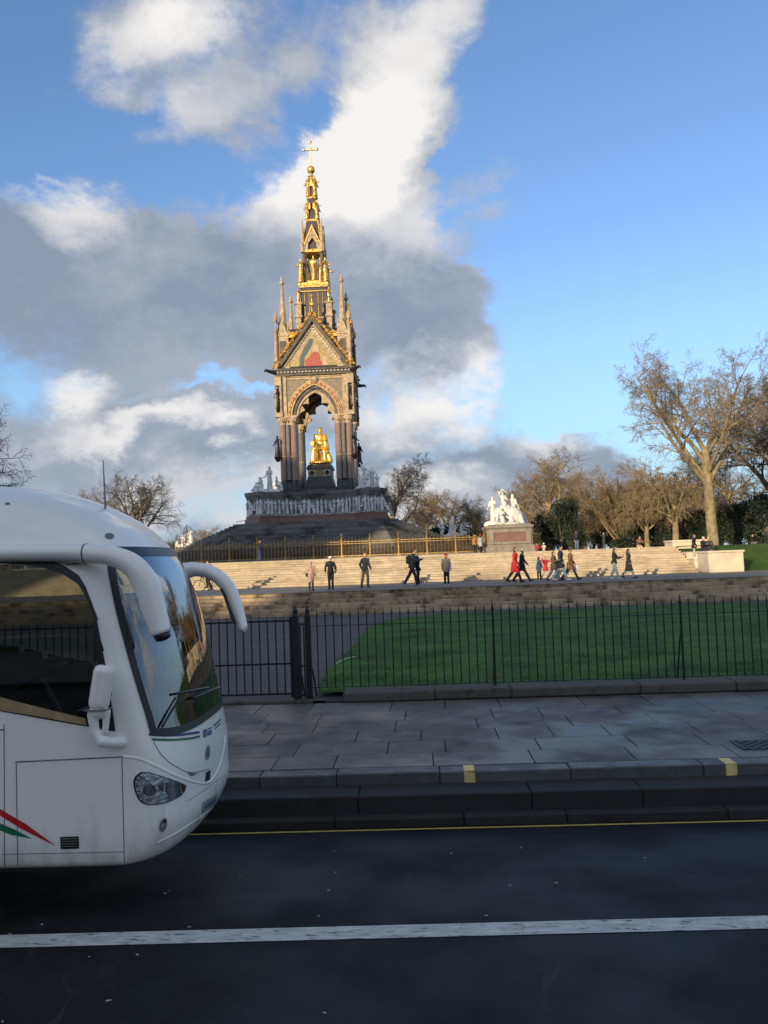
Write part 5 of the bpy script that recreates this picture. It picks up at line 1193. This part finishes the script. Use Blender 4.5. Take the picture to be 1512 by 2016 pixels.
def person(px, fy, hpx, rz, label, legs=ST, arms=AR, top=C_black, hem=.86, bottom=C_char, shoes=C_black, hair=H_dark, hs='short', skin=M_skin, hat=None, pack=None, bag=None, hood=False, z=1.3, Y=None, sit=False, lean=2, head=4, cut=1., h=None, phone=False, scarf=None):
    if Y is None: Y = max(40.6, min(48.2, PZ(px, fy, z).y))
    p = P(px, fy, Y); H = h or max(1.0, min(1.95, hpx * Y / FPX)); s = H / 1.75
    J = skel(legs, arms, lean, head); zf = z
    e = empty('person', (p.x, Y, zf), R(rz), label=label, cat='person'); e.scale = (s, s, s)
    off = Vector((0, 0, 0))
    if sit: off = Vector((-J['hip'].x, -J['hip'].y, -J['hip'].z + .10))
    X = Matrix.Translation(off)
    bm_ = remeshed('body', p_head(J) + p_torso(J, -.01) + p_legs(J, -.004) + p_arms(J, -.004) + p_hands(J) + p_feet(J, -.008), .022, skin, 2, X)
    fb = MB()
    for q in fingers(J): fb.tube([X @ v for v in q], [.0085, .008, .0065], 5)
    b2 = bmesh.new(); b2.from_mesh(bm_); tmp = fb.mesh('f'); b2.from_mesh(tmp); b2.to_mesh(bm_); b2.free()
    obj('body', bm_, e)
    tp = p_torso(J, .022) + p_arms(J, .018, .96)
    if hem < .80:
        hp = J['hip'].copy(); k = (J['lkn'] + J['rkn']) / 2; hz = hem * 1.0
        f = max(.05, (hp.z - hz) / max(.1, hp.z - k.z)); c1 = hp.lerp(k, min(1, f)); c1.z = hz
        tp += [('k', hp + Vector((0, 0, .12)), c1, (.165, .125), (.215 + .02 * (.8 - hem), .17 + .06 * abs(math.sin(R(legs[0][0] - legs[1][0])))))]
        for sd in 'lr':
            t = min(1., (hp.z - hz) / max(.05, hp.z - J[sd + 'kn'].z)); tp.append(('c', J[sd + 'hip'], J[sd + 'hip'].lerp(J[sd + 'kn'], min(t, 1) * .9), .115, .10))
    else: tp += [('k', J['hip'] + Vector((0, .01, .12)), J['hip'] + Vector((0, .01, -.06)), (.165, .128), (.185, .14))]
    if hood: tp += [('e', J['neck'] + Vector((0, .09, 0)), (.11, .07, .08))]
    obj('coat' if hem < .8 else 'jacket', remeshed('coat', tp, .024, top, 2, X), e)
    obj('trousers', remeshed('trousers', [('e', J['hip'] + Vector((0, .012, 0)), (.172, .125, .13))] + p_legs(J, .014, .97 * cut), .024, bottom, 1, X), e)
    fp = p_feet(J, .008)
    obj('shoes', remeshed('shoes', fp, .02, shoes, 1, X), e)
    hd, hu = J['head'], J['hu']
    hp_ = [('e', hd + Vector((0, .022, .028)), (.086, .094, .10))]
    if hs == 'long': hp_ += [('c', hd + Vector((0, .06, -.02)), hd + Vector((0, .10, -.26)), .075, .075), ('c', hd + Vector((.06, .03, -.04)), hd + Vector((.07, .04, -.22)), .035, .035), ('c', hd + Vector((-.06, .03, -.04)), hd + Vector((-.07, .04, -.22)), .035, .035)]
    if hs == 'bob': hp_ += [('e', hd + Vector((0, .045, -.05)), (.095, .08, .10))]
    if hs == 'bun': hp_ += [('e', hd + Vector((0, .08, .09)), (.05, .05, .05))]
    if hs != 'bald': obj('hair', remeshed('hair', hp_, .016, hair, 1, X), e)
    if hat: obj('hat', remeshed('hat', [('e', hd + Vector((0, .012, .055)), (.098, .108, .085)), ('k', hd + Vector((0, .01, .02)), hd + Vector((0, .01, .055)), (.10, .11), (.10, .11))], .016, hat, 1, X), e)
    if scarf: obj('scarf', remeshed('scarf', [('c', J['neck'] + Vector((-.06, -.03, .0)), J['neck'] + Vector((.06, -.03, 0)), .05, .05), ('e', J['neck'], (.095, .085, .05))], .02, scarf, 1, X), e)
    if pack: 
        c = J['chest'] + Vector((0, .20, -.06)); o = obj('backpack', remeshed('backpack', [('e', c, (.16, .10, .23)), ('k', c + Vector((0, 0, -.2)), c + Vector((0, 0, .16)), (.15, .09), (.14, .08))], .022, pack, 2, X), e)
    if bag:
        c = J['rha' if bag[1] > 0 else 'lha'] + Vector((bag[1] * .03, 0, -.20)) if bag[2] == 'hand' else J['hip'] + Vector((bag[1] * .24, .02, .02))
        mb = MB().box(X @ c, (.10, .30, .26) if bag[2] == 'hand' else (.10, .26, .22)); hx = c + Vector((0, 0, .13))
        o = mb.build('bag', bag[0], e, bevel=.02)
        if bag[2] != 'hand': MB().tube([X @ q for q in (hx, J['chest'] + Vector((bag[1] * .12, -.14, .05)), J['chest'] + Vector((-bag[1] * .12, -.05, .17)), J['chest'] + Vector((-bag[1] * .05, .14, .05)), hx)], .012, 5).build('strap', bag[0], e)
        else: MB().tube([X @ q for q in (hx + Vector((0, -.07, 0)), J['rha' if bag[1] > 0 else 'lha'], hx + Vector((0, .07, 0)))], .008, 5).build('bag_handle', bag[0], e)
    if phone: MB().box(X @ ((J['lha'] + J['rha']) / 2 + Vector((0, -.04, .05))), (.08, .012, .15)).build('phone', C_black, e)
    return e
person(613, 1163, 57, 172, 'person with short grey hair in a dusty pink coat, standing with back turned', ST, AR, C_pink, .52, C_char, C_black, H_grey, 'short', hood=True, bag=(C_black, 1, 'side'))
person(652, 1161, 64, 186, 'person in black jacket and black trousers wearing a white cap, back turned', ((4, 2), (-2, 2)), POCK, C_black, .84, C_black, C_black, H_grey, 'short', hat=C_white, bag=(C_grey, -1, 'side'))
person(720, 1157, 73, 150, 'bald person in dark navy sweater strolling with crossed step, hands in pockets', ((14, 18), (-14, 6)), POCK, C_navy, .86, C_olive, C_brown, H_grey, 'bald', h=1.8)
person(813, 1154.5, 75, 82, 'tall person in navy jacket with a black backpack, leaning over a shorter companion', ((20, 10), (-24, 10)), FWD, C_navy, .82, C_navy, C_lgrey, H_brown, 'short', pack=C_black, lean=8, head=16)
person(824, 1153.5, 58, -100, 'short person in black hooded jacket held by the tall person with backpack', ST, FWD, C_black, .80, C_black, C_black, H_dark, 'long', hood=True)
person(880, 1153, 61, 176, 'person with a red hat and grey jacket carrying a lilac bag, back turned', ST, AR, C_grey, .78, C_black, C_white, H_ginger, 'bob', hat=C_burg, bag=(C_lilac, -1, 'side'))
person(1015, 1146.5, 69, 78, 'person in a bright red coat and black tights walking along the promenade', WK, POCK, C_red, .50, C_black, C_black, H_brown, 'bob', lean=4)
person(1028, 1145, 66, 84, 'person in black coat striding beside the bright red coat', ((30, 4), (-26, 12)), AW, C_black, .58, C_black, C_black, H_grey, 'short', lean=6)
person(1062, 1141, 43, 165, 'child in pale grey coat with ginger hair beside the child in red', ST, AR, C_lgrey, .58, C_black, C_black, H_ginger, 'bob', h=1.25)
person(1075, 1141, 46, 30, 'child in red jacket and cream tights raising both arms to the face', WK2, ((70, 45, 110), (70, 45, 110)), C_red, .66, C_cream, C_brown, H_ginger, 'short', h=1.3)
person(1091, 1143.5, 58, 60, 'person with dark hair in brown grey jacket and jeans looking aside by the children', WK2, ((25, 10, 80), (10, 8, 20)), C_olive, .70, C_jean, C_black, H_dark, 'bob', scarf=C_grey)
person(1105, 1143, 72, 84, 'tall person in long navy jacket, pale jeans and white trainers walking', ((22, 6), (-20, 14)), POCK, C_navy, .66, C_ljean, C_white, H_dark, 'short', h=1.85)
person(1124, 1142, 63, 92, 'person in brown coat and dark trousers carrying a white bag', ((28, 4), (-26, 14)), AW, C_brown, .60, C_char, C_black, H_brown, 'short', bag=(C_white, 1, 'hand'), lean=3)
person(1211, 1140, 59, 62, 'person with long dark hair, black jacket and jeans looking down at a phone', ((18, 4), (-12, 14)), FWD, C_black, .82, C_ljean, C_white, H_dark, 'long', head=14, phone=True)
person(1239, 1138, 57, 74, 'person in long charcoal coat with dark hair walking with hands in pockets', WK, POCK, C_char, .40, C_ljean, C_black, H_dark, 'long')
person(512, 1107, 41, 110, 'person in blue jacket and jeans standing by the gilded fence near the coach', ST, FWD, C_navy, .84, C_blue, C_black, H_ginger, 'bob', z=2.9, Y=66, h=1.66)
person(936, 1090, 36, 165, 'person in tan jacket with an orange backpack by the granite base', ST, AR, C_tan, .80, C_black, C_white, H_dark, 'short', z=2.9, Y=76.8, h=1.68, pack=C_orange, hat=C_cream)
person(947, 1090, 36, 200, 'person in grey and white jacket and red hat by the granite base', ((6, 2), (-8, 4)), AR, C_lgrey, .70, C_black, C_white, H_dark, 'bob', z=2.9, Y=76.4, h=1.70, hat=C_red)
person(1136, 1082, 34, 176, 'person in black jacket with backpack and jeans beside the dark evergreen', ST, AR, C_black, .84, C_jean, C_black, H_dark, 'short', z=2.9, Y=78, h=1.82, pack=C_char)
person(1190, 1082, 26, 180, 'person in long dark coat with raised arms near the round leafless tree', ST, ((120, 30, 100), (120, 30, 100)), C_char, .45, C_char, C_black, H_grey, 'short', z=2.9, Y=84, h=1.62)
SITP = ((78, 62), (84, 72))
person(1058, 1083, 16, 10, 'small child in red sitting on the top step by the granite base', SITP, FWD, C_red, .86, C_char, C_black, H_brown, 'short', z=2.9, Y=54.6, h=.95, sit=True)
person(1071, 1083, 16, -12, 'small child in white hat and cream jacket sitting on the top step', SITP, FWD, C_cream, .86, C_lgrey, C_black, H_brown, 'short', z=2.9, Y=54.6, h=.95, sit=True, hat=C_white)
person(1258, 1082, 30, 8, 'person in brown jacket and cream trousers hunched on the top step', ((70, 70), (78, 78)), FWD, C_brown, .86, C_cream, C_white, H_dark, 'short', z=2.93, Y=53.9, h=1.35, sit=True, lean=22, head=15)
person(1368, 1102, 44, 60, 'person in black jacket and pale trousers standing on the steps by the parapet', ST, POCK, C_black, .78, C_lgrey, C_white, H_brown, 'long', z=2.11, Y=51.0, h=1.42)
person(1384, 1090, 30, 30, 'person in black sitting on the parapet beside the white haired one', SITP, FWD, C_black, .86, C_black, C_black, H_grey, 'short', z=2.50, Y=52.05, h=1.72, sit=True, lean=8)
person(1396, 1090, 30, -10, 'person with white hair in dark grey jacket and jeans sitting on the parapet', SITP, AR, C_char, .86, C_grey, C_black, H_grey, 'bob', z=2.50, Y=52.05, h=1.70, sit=True, lean=14)
person(1482, 1092, 20, 40, 'person in black sitting alone on the grass bank under the trees', ((95, 110), (100, 120)), ((95, 10, 40), (60, 10, 60)), C_black, .86, C_grey, C_white, H_dark, 'short', z=2.86, Y=60, h=1.3, sit=True, lean=6)
# bicycle and rider passing on the promenade
BY = 45.2; bp_ = P(411, 1171, BY)
bike = empty('bicycle', (bp_.x, BY, 1.30), math.pi, label='black upright bicycle ridden along the promenade behind the coach mirror', cat='bicycle')
M_bk = mat('bicycle_paint', (.015, .015, .018), .4)
for x in (-.52, .52):
    w_ = MB().tube([(x + .335 * math.cos(a), 0, .345 + .335 * math.sin(a)) for a in (2 * math.pi * k / 28 for k in range(29))], .017, 6, cap=False).build('wheel', M_rub, bike)
    MB().tube([(x + .312 * math.cos(a), 0, .345 + .312 * math.sin(a)) for a in (2 * math.pi * k / 28 for k in range(29))], .009, 5, cap=False).build('rim', M_chrome, w_)
    sp2 = MB()
    for k in range(14): a = math.pi * k / 7; sp2.bar((x, .01 * (-1) ** k, .345), (x + .31 * math.cos(a), 0, .345 + .31 * math.sin(a)), .003, 3)
    sp2.build('spokes', M_chrome, w_)
fb = MB()
for a, b in (((.52, 0, .345), (.40, 0, .86)), ((.40, 0, .86), (-.10, 0, .30)), ((.42, 0, .76), (-.22, 0, .72)), ((-.10, 0, .30), (-.25, 0, .88)), ((-.52, 0, .345), (-.10, 0, .30)), ((-.52, 0, .345), (-.21, 0, .74)), ((.40, 0, .86), (.37, 0, 1.0))): fb.bar(a, b, .018, 7)
fb.build('frame', M_bk, bike)
MB().tube([(.22, -.28, 1.0), (.36, -.2, 1.02), (.37, 0, 1.0), (.36, .2, 1.02), (.22, .28, 1.0)], .014, 6).build('handlebar', M_bk, bike)
obj('saddle', remeshed('saddle', [('c', Vector((-.36, 0, .92)), Vector((-.12, 0, .93)), .07, .025)], .015, C_black, 1), bike)
MB().lathe([(.10, -.01), (.10, .01)], n=16).xf(Matrix.Translation((-.10, -.05, .30)) @ Matrix.Rotation(R(90), 4, 'X')).bar((-.10, -.09, .30), (.02, -.09, .18), .012, 5).bar((-.10, .09, .30), (-.22, .09, .42), .012, 5).build('crankset', M_bk, bike)
rd = person(421, 1140, 40, -90, 'cyclist in black riding the bicycle, mostly hidden by the mirror arm', ((58, 62), (30, 50)), ((55, 10, 20), (55, 10, 20)), C_black, .84, C_black, C_black, H_dark, 'short', z=2.2, Y=BY, h=1.72, sit=True, lean=18)
rd.location = (bp_.x + .24, BY, 1.30 + .86)
# ------------------------------------------------------------------ trees
import numpy as np
class Wood:
    """trunk and limbs as tubes; the finest twigs as three-sided spindles gathered in arrays"""
    def __init__(s, seed): s.r = random.Random(seed); s.tr = MB(); s.br = MB(); s.tw = []
    def branch(s, p, d, L, r, lvl, cfg):
        q = s.r; n = cfg['seg'][lvl]; pts = [p.copy()]; rad = [r]; d = d.normalized(); w = cfg['wob'][lvl]; up = cfg['up'][lvl]; tap = cfg['tap'][lvl]; last = lvl + 1 >= len(cfg['seg'])
        ds = []
        for i in range(n):
            d = Vector((d.x + q.gauss(0, w), d.y + q.gauss(0, w), d.z + q.gauss(0, w) + up)).normalized()
            p = p + d * (L / n); pts.append(p); rad.append(r * (1 - (i + 1) / n * tap)); ds.append(d)
        if lvl >= cfg['twig']:
            for i in range(n): s.tw.append((*pts[i], rad[i], *pts[i + 1], rad[i + 1]))
        else: (s.tr if lvl <= cfg['trunk'] else s.br).tube(pts, rad, cfg['sides'][lvl], cap=False)
        if not last:
            nc = cfg['kids'][lvl]; f0 = cfg['from'][lvl]; am = cfg['ang'][lvl]; ln = cfg['len'][lvl]; rr = cfg['rr'][lvl]; rm = cfg['rmin'] * (1.0 if lvl + 1 >= cfg['twig'] else 1.6)
            for k in range(nc):
                t = f0 + (1 - f0) * (k + q.random()) / nc; i = min(n - 1, int(t * n)); bd = ds[i]
                bp = pts[i].lerp(pts[i + 1], min(1., t * n - i))
                az = q.random() * 6.283 if lvl else k * 2.4 + q.uniform(-.4, .4)
                a = R(q.gauss(am, 9)); u = bd.orthogonal().normalized(); v = bd.cross(u)
                s.branch(bp, bd * math.cos(a) + (u * math.cos(az) + v * math.sin(az)) * math.sin(a), L * ln * q.uniform(.7, 1.15) * (1.15 - .45 * t), max(rm, rad[i] * rr), lvl + 1, cfg)
    def crown(s, m):
        a = np.array(s.tw, dtype=np.float64); n = len(a); p0, r0, p1, r1 = a[:, :3], a[:, 3:4], a[:, 4:7], a[:, 7:8]
        t = p1 - p0; t /= np.linalg.norm(t, axis=1, keepdims=True) + 1e-9
        ref = np.where(np.abs(t[:, 2:3]) < .9, np.array([[0, 0, 1.]]), np.array([[1., 0, 0]])); u = np.cross(t, ref); u /= np.linalg.norm(u, axis=1, keepdims=True); v = np.cross(t, u)
        V = np.empty((n, 6, 3))
        for k in range(3):
            c, sn = math.cos(2.0944 * k), math.sin(2.0944 * k); V[:, k] = p0 + (u * c + v * sn) * r0; V[:, 3 + k] = p1 + (u * c + v * sn) * r1
        V = V.reshape(-1, 3); b = (np.arange(n) * 6)[:, None]
        F = np.concatenate([b + np.array([[k, (k + 1) % 3, 3 + (k + 1) % 3, 3 + k]]) for k in range(3)], axis=0)
        bv = np.array(s.br.v, dtype=np.float64).reshape(-1, 3); bf = np.array([f for f in s.br.f if len(f) == 4], dtype=np.int64).reshape(-1, 4)
        F = np.concatenate([F, bf + len(V)]); V = np.concatenate([V, bv])
        me = bpy.data.meshes.new('crown'); me.vertices.add(len(V)); me.vertices.foreach_set('co', V.ravel()); me.loops.add(F.size); me.loops.foreach_set('vertex_index', F.ravel().astype(np.int32))
        me.polygons.add(len(F)); me.polygons.foreach_set('loop_start', np.arange(0, F.size, 4, dtype=np.int32)); me.polygons.foreach_set('loop_total', np.full(len(F), 4, dtype=np.int32)); me.materials.append(m); me.update(calc_edges=True); return me
def cfg(**k):
    d = dict(seg=[6, 6, 5, 4, 3], wob=[.05, .12, .16, .2, .25], up=[.02, .06, .03, .0, -.02], tap=[.45, .75, .8, .85, .9], sides=[9, 7, 5, 3, 3], kids=[7, 7, 7, 6], ang=[42, 45, 45, 45], len=[.95, .62, .52, .5], rr=[.55, .5, .5, .5], rmin=.016, trunk=1, twig=3)
    d['from'] = [.45, .25, .2, .15]; d.update(k); return d
def tree_meshes(name, seed, H, r, c, bark, twig):
    w = Wood(seed); w.branch(Vector((0, 0, -.1)), Vector((0, 0, 1)), H, r, 0, c)
    return w.tr.mesh('trunk', bark, smooth=True), w.crown(twig)
def tree(name, meshes, loc, label, rz=0, s=1., group=None, sz=None):
    e = empty(name, loc, rz, label=label, cat='tree', group=group); e.scale = (s, s, sz or s)
    obj('trunk', meshes[0], e); obj('crown', meshes[1], e); return e
# the big plane on the right: trunk, then limbs placed to fork as in the photograph
plane_c = cfg(seg=[7, 8, 6, 5, 4, 3], wob=[.03, .10, .16, .22, .28, .3], up=[.0, .07, .02, -.02, -.05, -.04], tap=[.3, .72, .8, .85, .9, .9], sides=[10, 8, 6, 4, 3, 3], kids=[9, 10, 10, 8, 5], ang=[36, 44, 48, 50, 52], len=[1.28, .50, .46, .46, .55], rr=[.56, .5, .5, .5, .6], rmin=.0095, trunk=2, twig=4)
plane_c['from'] = [.50, .3, .2, .15, .1]
bigp = tree_meshes('plane', 21, 7.6, .43, plane_c, M_bark, M_twig)
gz = 2.86
def at(px, Y): return (P(px, 1080, Y).x, Y, gz)
tree('plane_tree', bigp, at(1405, 72), 'tall leafless plane tree with pale sunlit trunk and wide crown beyond the parapet', .6, 1.12)
mid_c = cfg(seg=[6, 6, 5, 4, 3], kids=[9, 10, 10, 8], rmin=.0155, ang=[40, 44, 46, 50], len=[1.0, .58, .5, .55], wob=[.04, .13, .18, .24, .3])
mid_c['from'] = [.4, .25, .2, .1]
midA = tree_meshes('bare_tree', 4, 7.2, .42, mid_c, M_bark, M_twig); midB = tree_meshes('bare_tree', 8, 7.0, .40, mid_c, M_bark, M_twigo); midD = tree_meshes('bare_tree', 12, 7.0, .45, mid_c, M_twigd, M_twigd)
bush_c = cfg(seg=[3, 6, 5, 4, 3], kids=[24, 9, 8, 5], ang=[30, 26, 28, 34], len=[3.2, .55, .5, .5], rmin=.02, wob=[.02, .06, .1, .15, .2], up=[0, .03, .02, 0, 0], sides=[8, 5, 4, 3, 3], rr=[.34, .5, .5, .5], trunk=0)
bush_c['from'] = [.3, .25, .2, .1]
bushA = tree_meshes('round_bush', 3, 1.7, .3, bush_c, M_twigd, M_twigo)
weep_c = cfg(seg=[5, 7, 6, 6, 4], kids=[9, 9, 9, 5], ang=[45, 50, 60, 35], len=[1.0, .6, .6, .5], up=[0, .03, -.10, -.28, -.3], wob=[.04, .12, .12, .1, .1], rmin=.018)
weepA = tree_meshes('weeping_tree', 6, 4.2, .25, weep_c, M_bark, M_twigo)
G1 = 'leafless park trees behind the memorial'
def T(ms, px, Y, H, label, name='bare_tree', rz=0., w=1., group=G1, base=None):
    """H = height in metres wanted"""
    zmax = max(v.co.z for v in ms[1].vertices); s = H / zmax; e = tree(name, ms, at(px, Y), label, rz, s * w, group, s); return e
T(midD, 1660, 80, 19.0, 'leafless dark limbed tree at the edge of the lawn right of the plane tree', rz=1.0, w=1.0)
T(midD, 1545, 90, 19, 'tall leafless tree rising behind the dark hedge', rz=2.1)
T(midD, -130, 58, 14.4, 'leafless tree whose twigs reach in above the coach roof', rz=.4, w=1.05)
T(midD, 272, 112, 13.4, 'rounded leafless tree standing above the coach roof', rz=.3, w=1.15); T(midB, 205, 125, 13.2, 'paler leafless tree beside the rounded one above the coach', rz=2.)
T(midA, 400, 175, 8.6, 'small distant leafless tree at the foot of the granite steps', rz=1.2, w=1.3)
T(midA, 772, 128, 16.2, 'leafless tree with sunlit ochre trunk right beside the podium', rz=.2, w=1.1)
T(midB, 845, 150, 12.5, 'brown leafless tree behind the cedar', rz=.9, w=1.3); T(midA, 890, 165, 14.0, 'leafless tree between the cedar and the white marble group', rz=2.2, w=1.2); T(midB, 940, 150, 10.4, 'low leafless tree left of the white marble group', rz=3.0, w=1.3)
T(midB, 1085, 120, 15.6, 'broad reddish leafless tree behind the evergreen', rz=.5, w=1.35); T(midA, 1150, 140, 15.0, 'leafless tree between the evergreen and the round bush tree', rz=1.4, w=1.2); T(midB, 1030, 140, 12.0, 'leafless tree just right of the white marble group', rz=4., w=1.1)
T(bushA, 1222, 92, 9.8, 'dense round leafless tree with many upright stems', 'multi_stem_tree', rz=.3, w=1.15, group=None)
T(midB, 1300, 100, 11.5, 'ochre twigged tree behind the weeping branches', rz=1.9, w=1.3); T(weepA, 1330, 82, 8.2, 'weeping ochre tree left of the plane trunk', 'weeping_tree', rz=.7, w=1.3, group=None); T(weepA, 1275, 86, 6.4, 'low weeping ochre tree beside the multi stemmed one', 'weeping_tree', rz=2.7, w=1.4, group=None)
T(midA, 1450, 130, 15.5, 'distant leafless tree seen through the plane branches', rz=2.6, w=1.2); T(midD, 1370, 140, 13, 'distant leafless tree behind the plane trunk', rz=3.6, w=1.3)
for i, (px, Y, H, w) in enumerate(((1010, 118, 6.5, 1.6), (1065, 105, 5.5, 1.7), (1140, 112, 7, 1.5), (1180, 118, 6, 1.7), (1290, 112, 7, 1.6), (1350, 104, 6, 1.6), (1420, 110, 7, 1.6), (1480, 108, 7.5, 1.6), (820, 160, 6, 1.8), (960, 150, 6.5, 1.7), (330, 150, 6, 1.8))):
    T(bushA, px, Y, H, 'leafless brown shrub in the thicket behind the memorial', 'thicket_shrub', rz=i * 1.3, w=w, group='leafless shrubs of the thicket')
# evergreens: leaf blades through a lumpy volume
def leafy(seed, rx, ry, rz_, n, lump, size, m, lobes=14):
    q = random.Random(seed); lb = []
    for _ in range(lobes):
        a, b = q.random() * 6.283, q.random() ** .6; zz = q.uniform(.12, .92); k = math.sqrt(max(0, 1 - (zz * 2 - 1) ** 2)) * .75 + .15
        lb.append((Vector((rx * k * b * math.cos(a), ry * k * b * math.sin(a), rz_ * zz)), q.uniform(.22, .42) * lump))
    vs = []; fs = []
    for _ in range(n):
        c, r = q.choice(lb); d = Vector((q.gauss(0, 1), q.gauss(0, 1), q.gauss(0, 1))).normalized(); p = c + Vector((d.x * rx, d.y * ry, d.z * rz_ * .6)) * r * q.random() ** .35
        if p.z < .02: p.z = q.random() * .3
        u = (d + Vector((q.gauss(0, .7), q.gauss(0, .7), q.gauss(0, .7)))).normalized(); v = u.orthogonal().normalized(); v = (v * math.cos(q.random() * 6.28) + u.cross(v) * math.sin(q.random() * 6.28))
        L = size * q.uniform(.6, 1.5); w = L * .28; k = len(vs)
        vs += [tuple(p - v * w), tuple(p + u * L * .5 + v * w * .6), tuple(p + u * L), tuple(p + u * L * .45 - v * w)]; fs.append((k, k + 1, k + 2, k + 3))
    mb = MB(); mb.add(vs, fs); return mb.mesh('foliage', m)
def shrub(name, px, Y, me, label, h, rz=0, cat='tree', part='crown', stems=3):
    e = empty(name, at(px, Y), rz, label=label, cat=cat); obj(part, me, e)
    t = MB(); q = random.Random(int(px))
    for k in range(stems): a = k * 2.1; t.tube([(0, 0, -.1), (.1 * math.cos(a), .1 * math.sin(a), h * .3), (.5 * math.cos(a), .5 * math.sin(a), h * .75)], [.12, .09, .03], 6)
    t.build('trunk', M_twigd, e); return e
shrub('evergreen_tree', 1106, 86, leafy(1, 2.6, 2.4, 5.0, 15000, .95, .20, M_leafd, 22), 'dark evergreen tree with rounded top beside the granite base', 5)
shrub('cedar_tree', 862, 132, leafy(2, 5.2, 3.5, 4.6, 9000, .75, .34, M_leafy, 22), 'low spreading dark green cedar behind the white group', 4.5, rz=.4)
shrub('cedar_tree', 915, 140, leafy(3, 3.2, 2.5, 2.6, 4000, .9, .32, M_leafd, 12), 'dark dome of evergreen behind the gilded fence left of the white marble group', 2.6)
shrub('holly_bush', 1075, 92, leafy(5, 3.2, 2, 2.4, 5000, .9, .18, M_leafo, 12), 'low olive bush between the granite base and the evergreen', 2.2, cat='bush', part='foliage')
shrub('holly_bush', 1170, 100, leafy(6, 4.2, 2, 2.2, 5000, .9, .2, M_leafo, 14), 'low olive bush behind the person in a long dark coat', 2.0, cat='bush', part='foliage')
shrub('laurel_bush', 1270, 90, leafy(7, 4, 2.5, 2.8, 6000, .9, .2, M_leafy, 14), 'dark green laurel bush under the weeping trees', 2.4, cat='bush', part='foliage')
shrub('laurel_bush', 1345, 86, leafy(8, 3.4, 2.5, 3.0, 6000, .9, .2, M_leafy, 14), 'green laurel bush left of the plane trunk', 2.6, cat='bush', part='foliage')
for i, (px, Y, w, h) in enumerate(((1455, 88, 5, 4.2), (1530, 92, 5.5, 5.2), (1610, 96, 6, 5.0))):
    shrub('hedge_shrub', px, Y, leafy(20 + i, w, 2.6, h, 8000, .85, .24, M_leafd, 16), ['dark hedge shrub just right of the plane trunk', 'taller dark hedge shrub at the back of the lit grass', 'dark hedge shrub at the far end of the hedge'][i], h, cat='hedge', part='foliage')
# far belt of trees closing the view
fw = MB(); q = random.Random(77)
for i in range(900):
    x = q.uniform(-320, 330); y = 260 + q.uniform(0, 70); h = q.uniform(5, 11) * (1 + .25 * math.sin(x * .05) + .2 * math.sin(x * .021))
    b = Vector((x, y, 2.5))
    for k in range(9):
        a = q.uniform(-.7, .7); e_ = b + Vector((h * .5 * math.sin(a), q.uniform(-1, 1), h * q.uniform(.5, 1.0))); m_ = b.lerp(e_, .5) + Vector((q.uniform(-.4, .4), 0, .3))
        fw.tube([b, m_, e_], [.12, .08, .03], 3, cap=False)
        for j in range(4): g = m_.lerp(e_, q.random()); fw.tube([g, g + Vector((q.uniform(-1.4, 1.4), q.uniform(-1, 1), q.uniform(0, 1.4)))], [.05, .02], 3, cap=False)
o = fw.build('far_wood', M_twigd); tag(o, 'far belt of leafless trees along the park horizon', 'trees', kind='stuff')
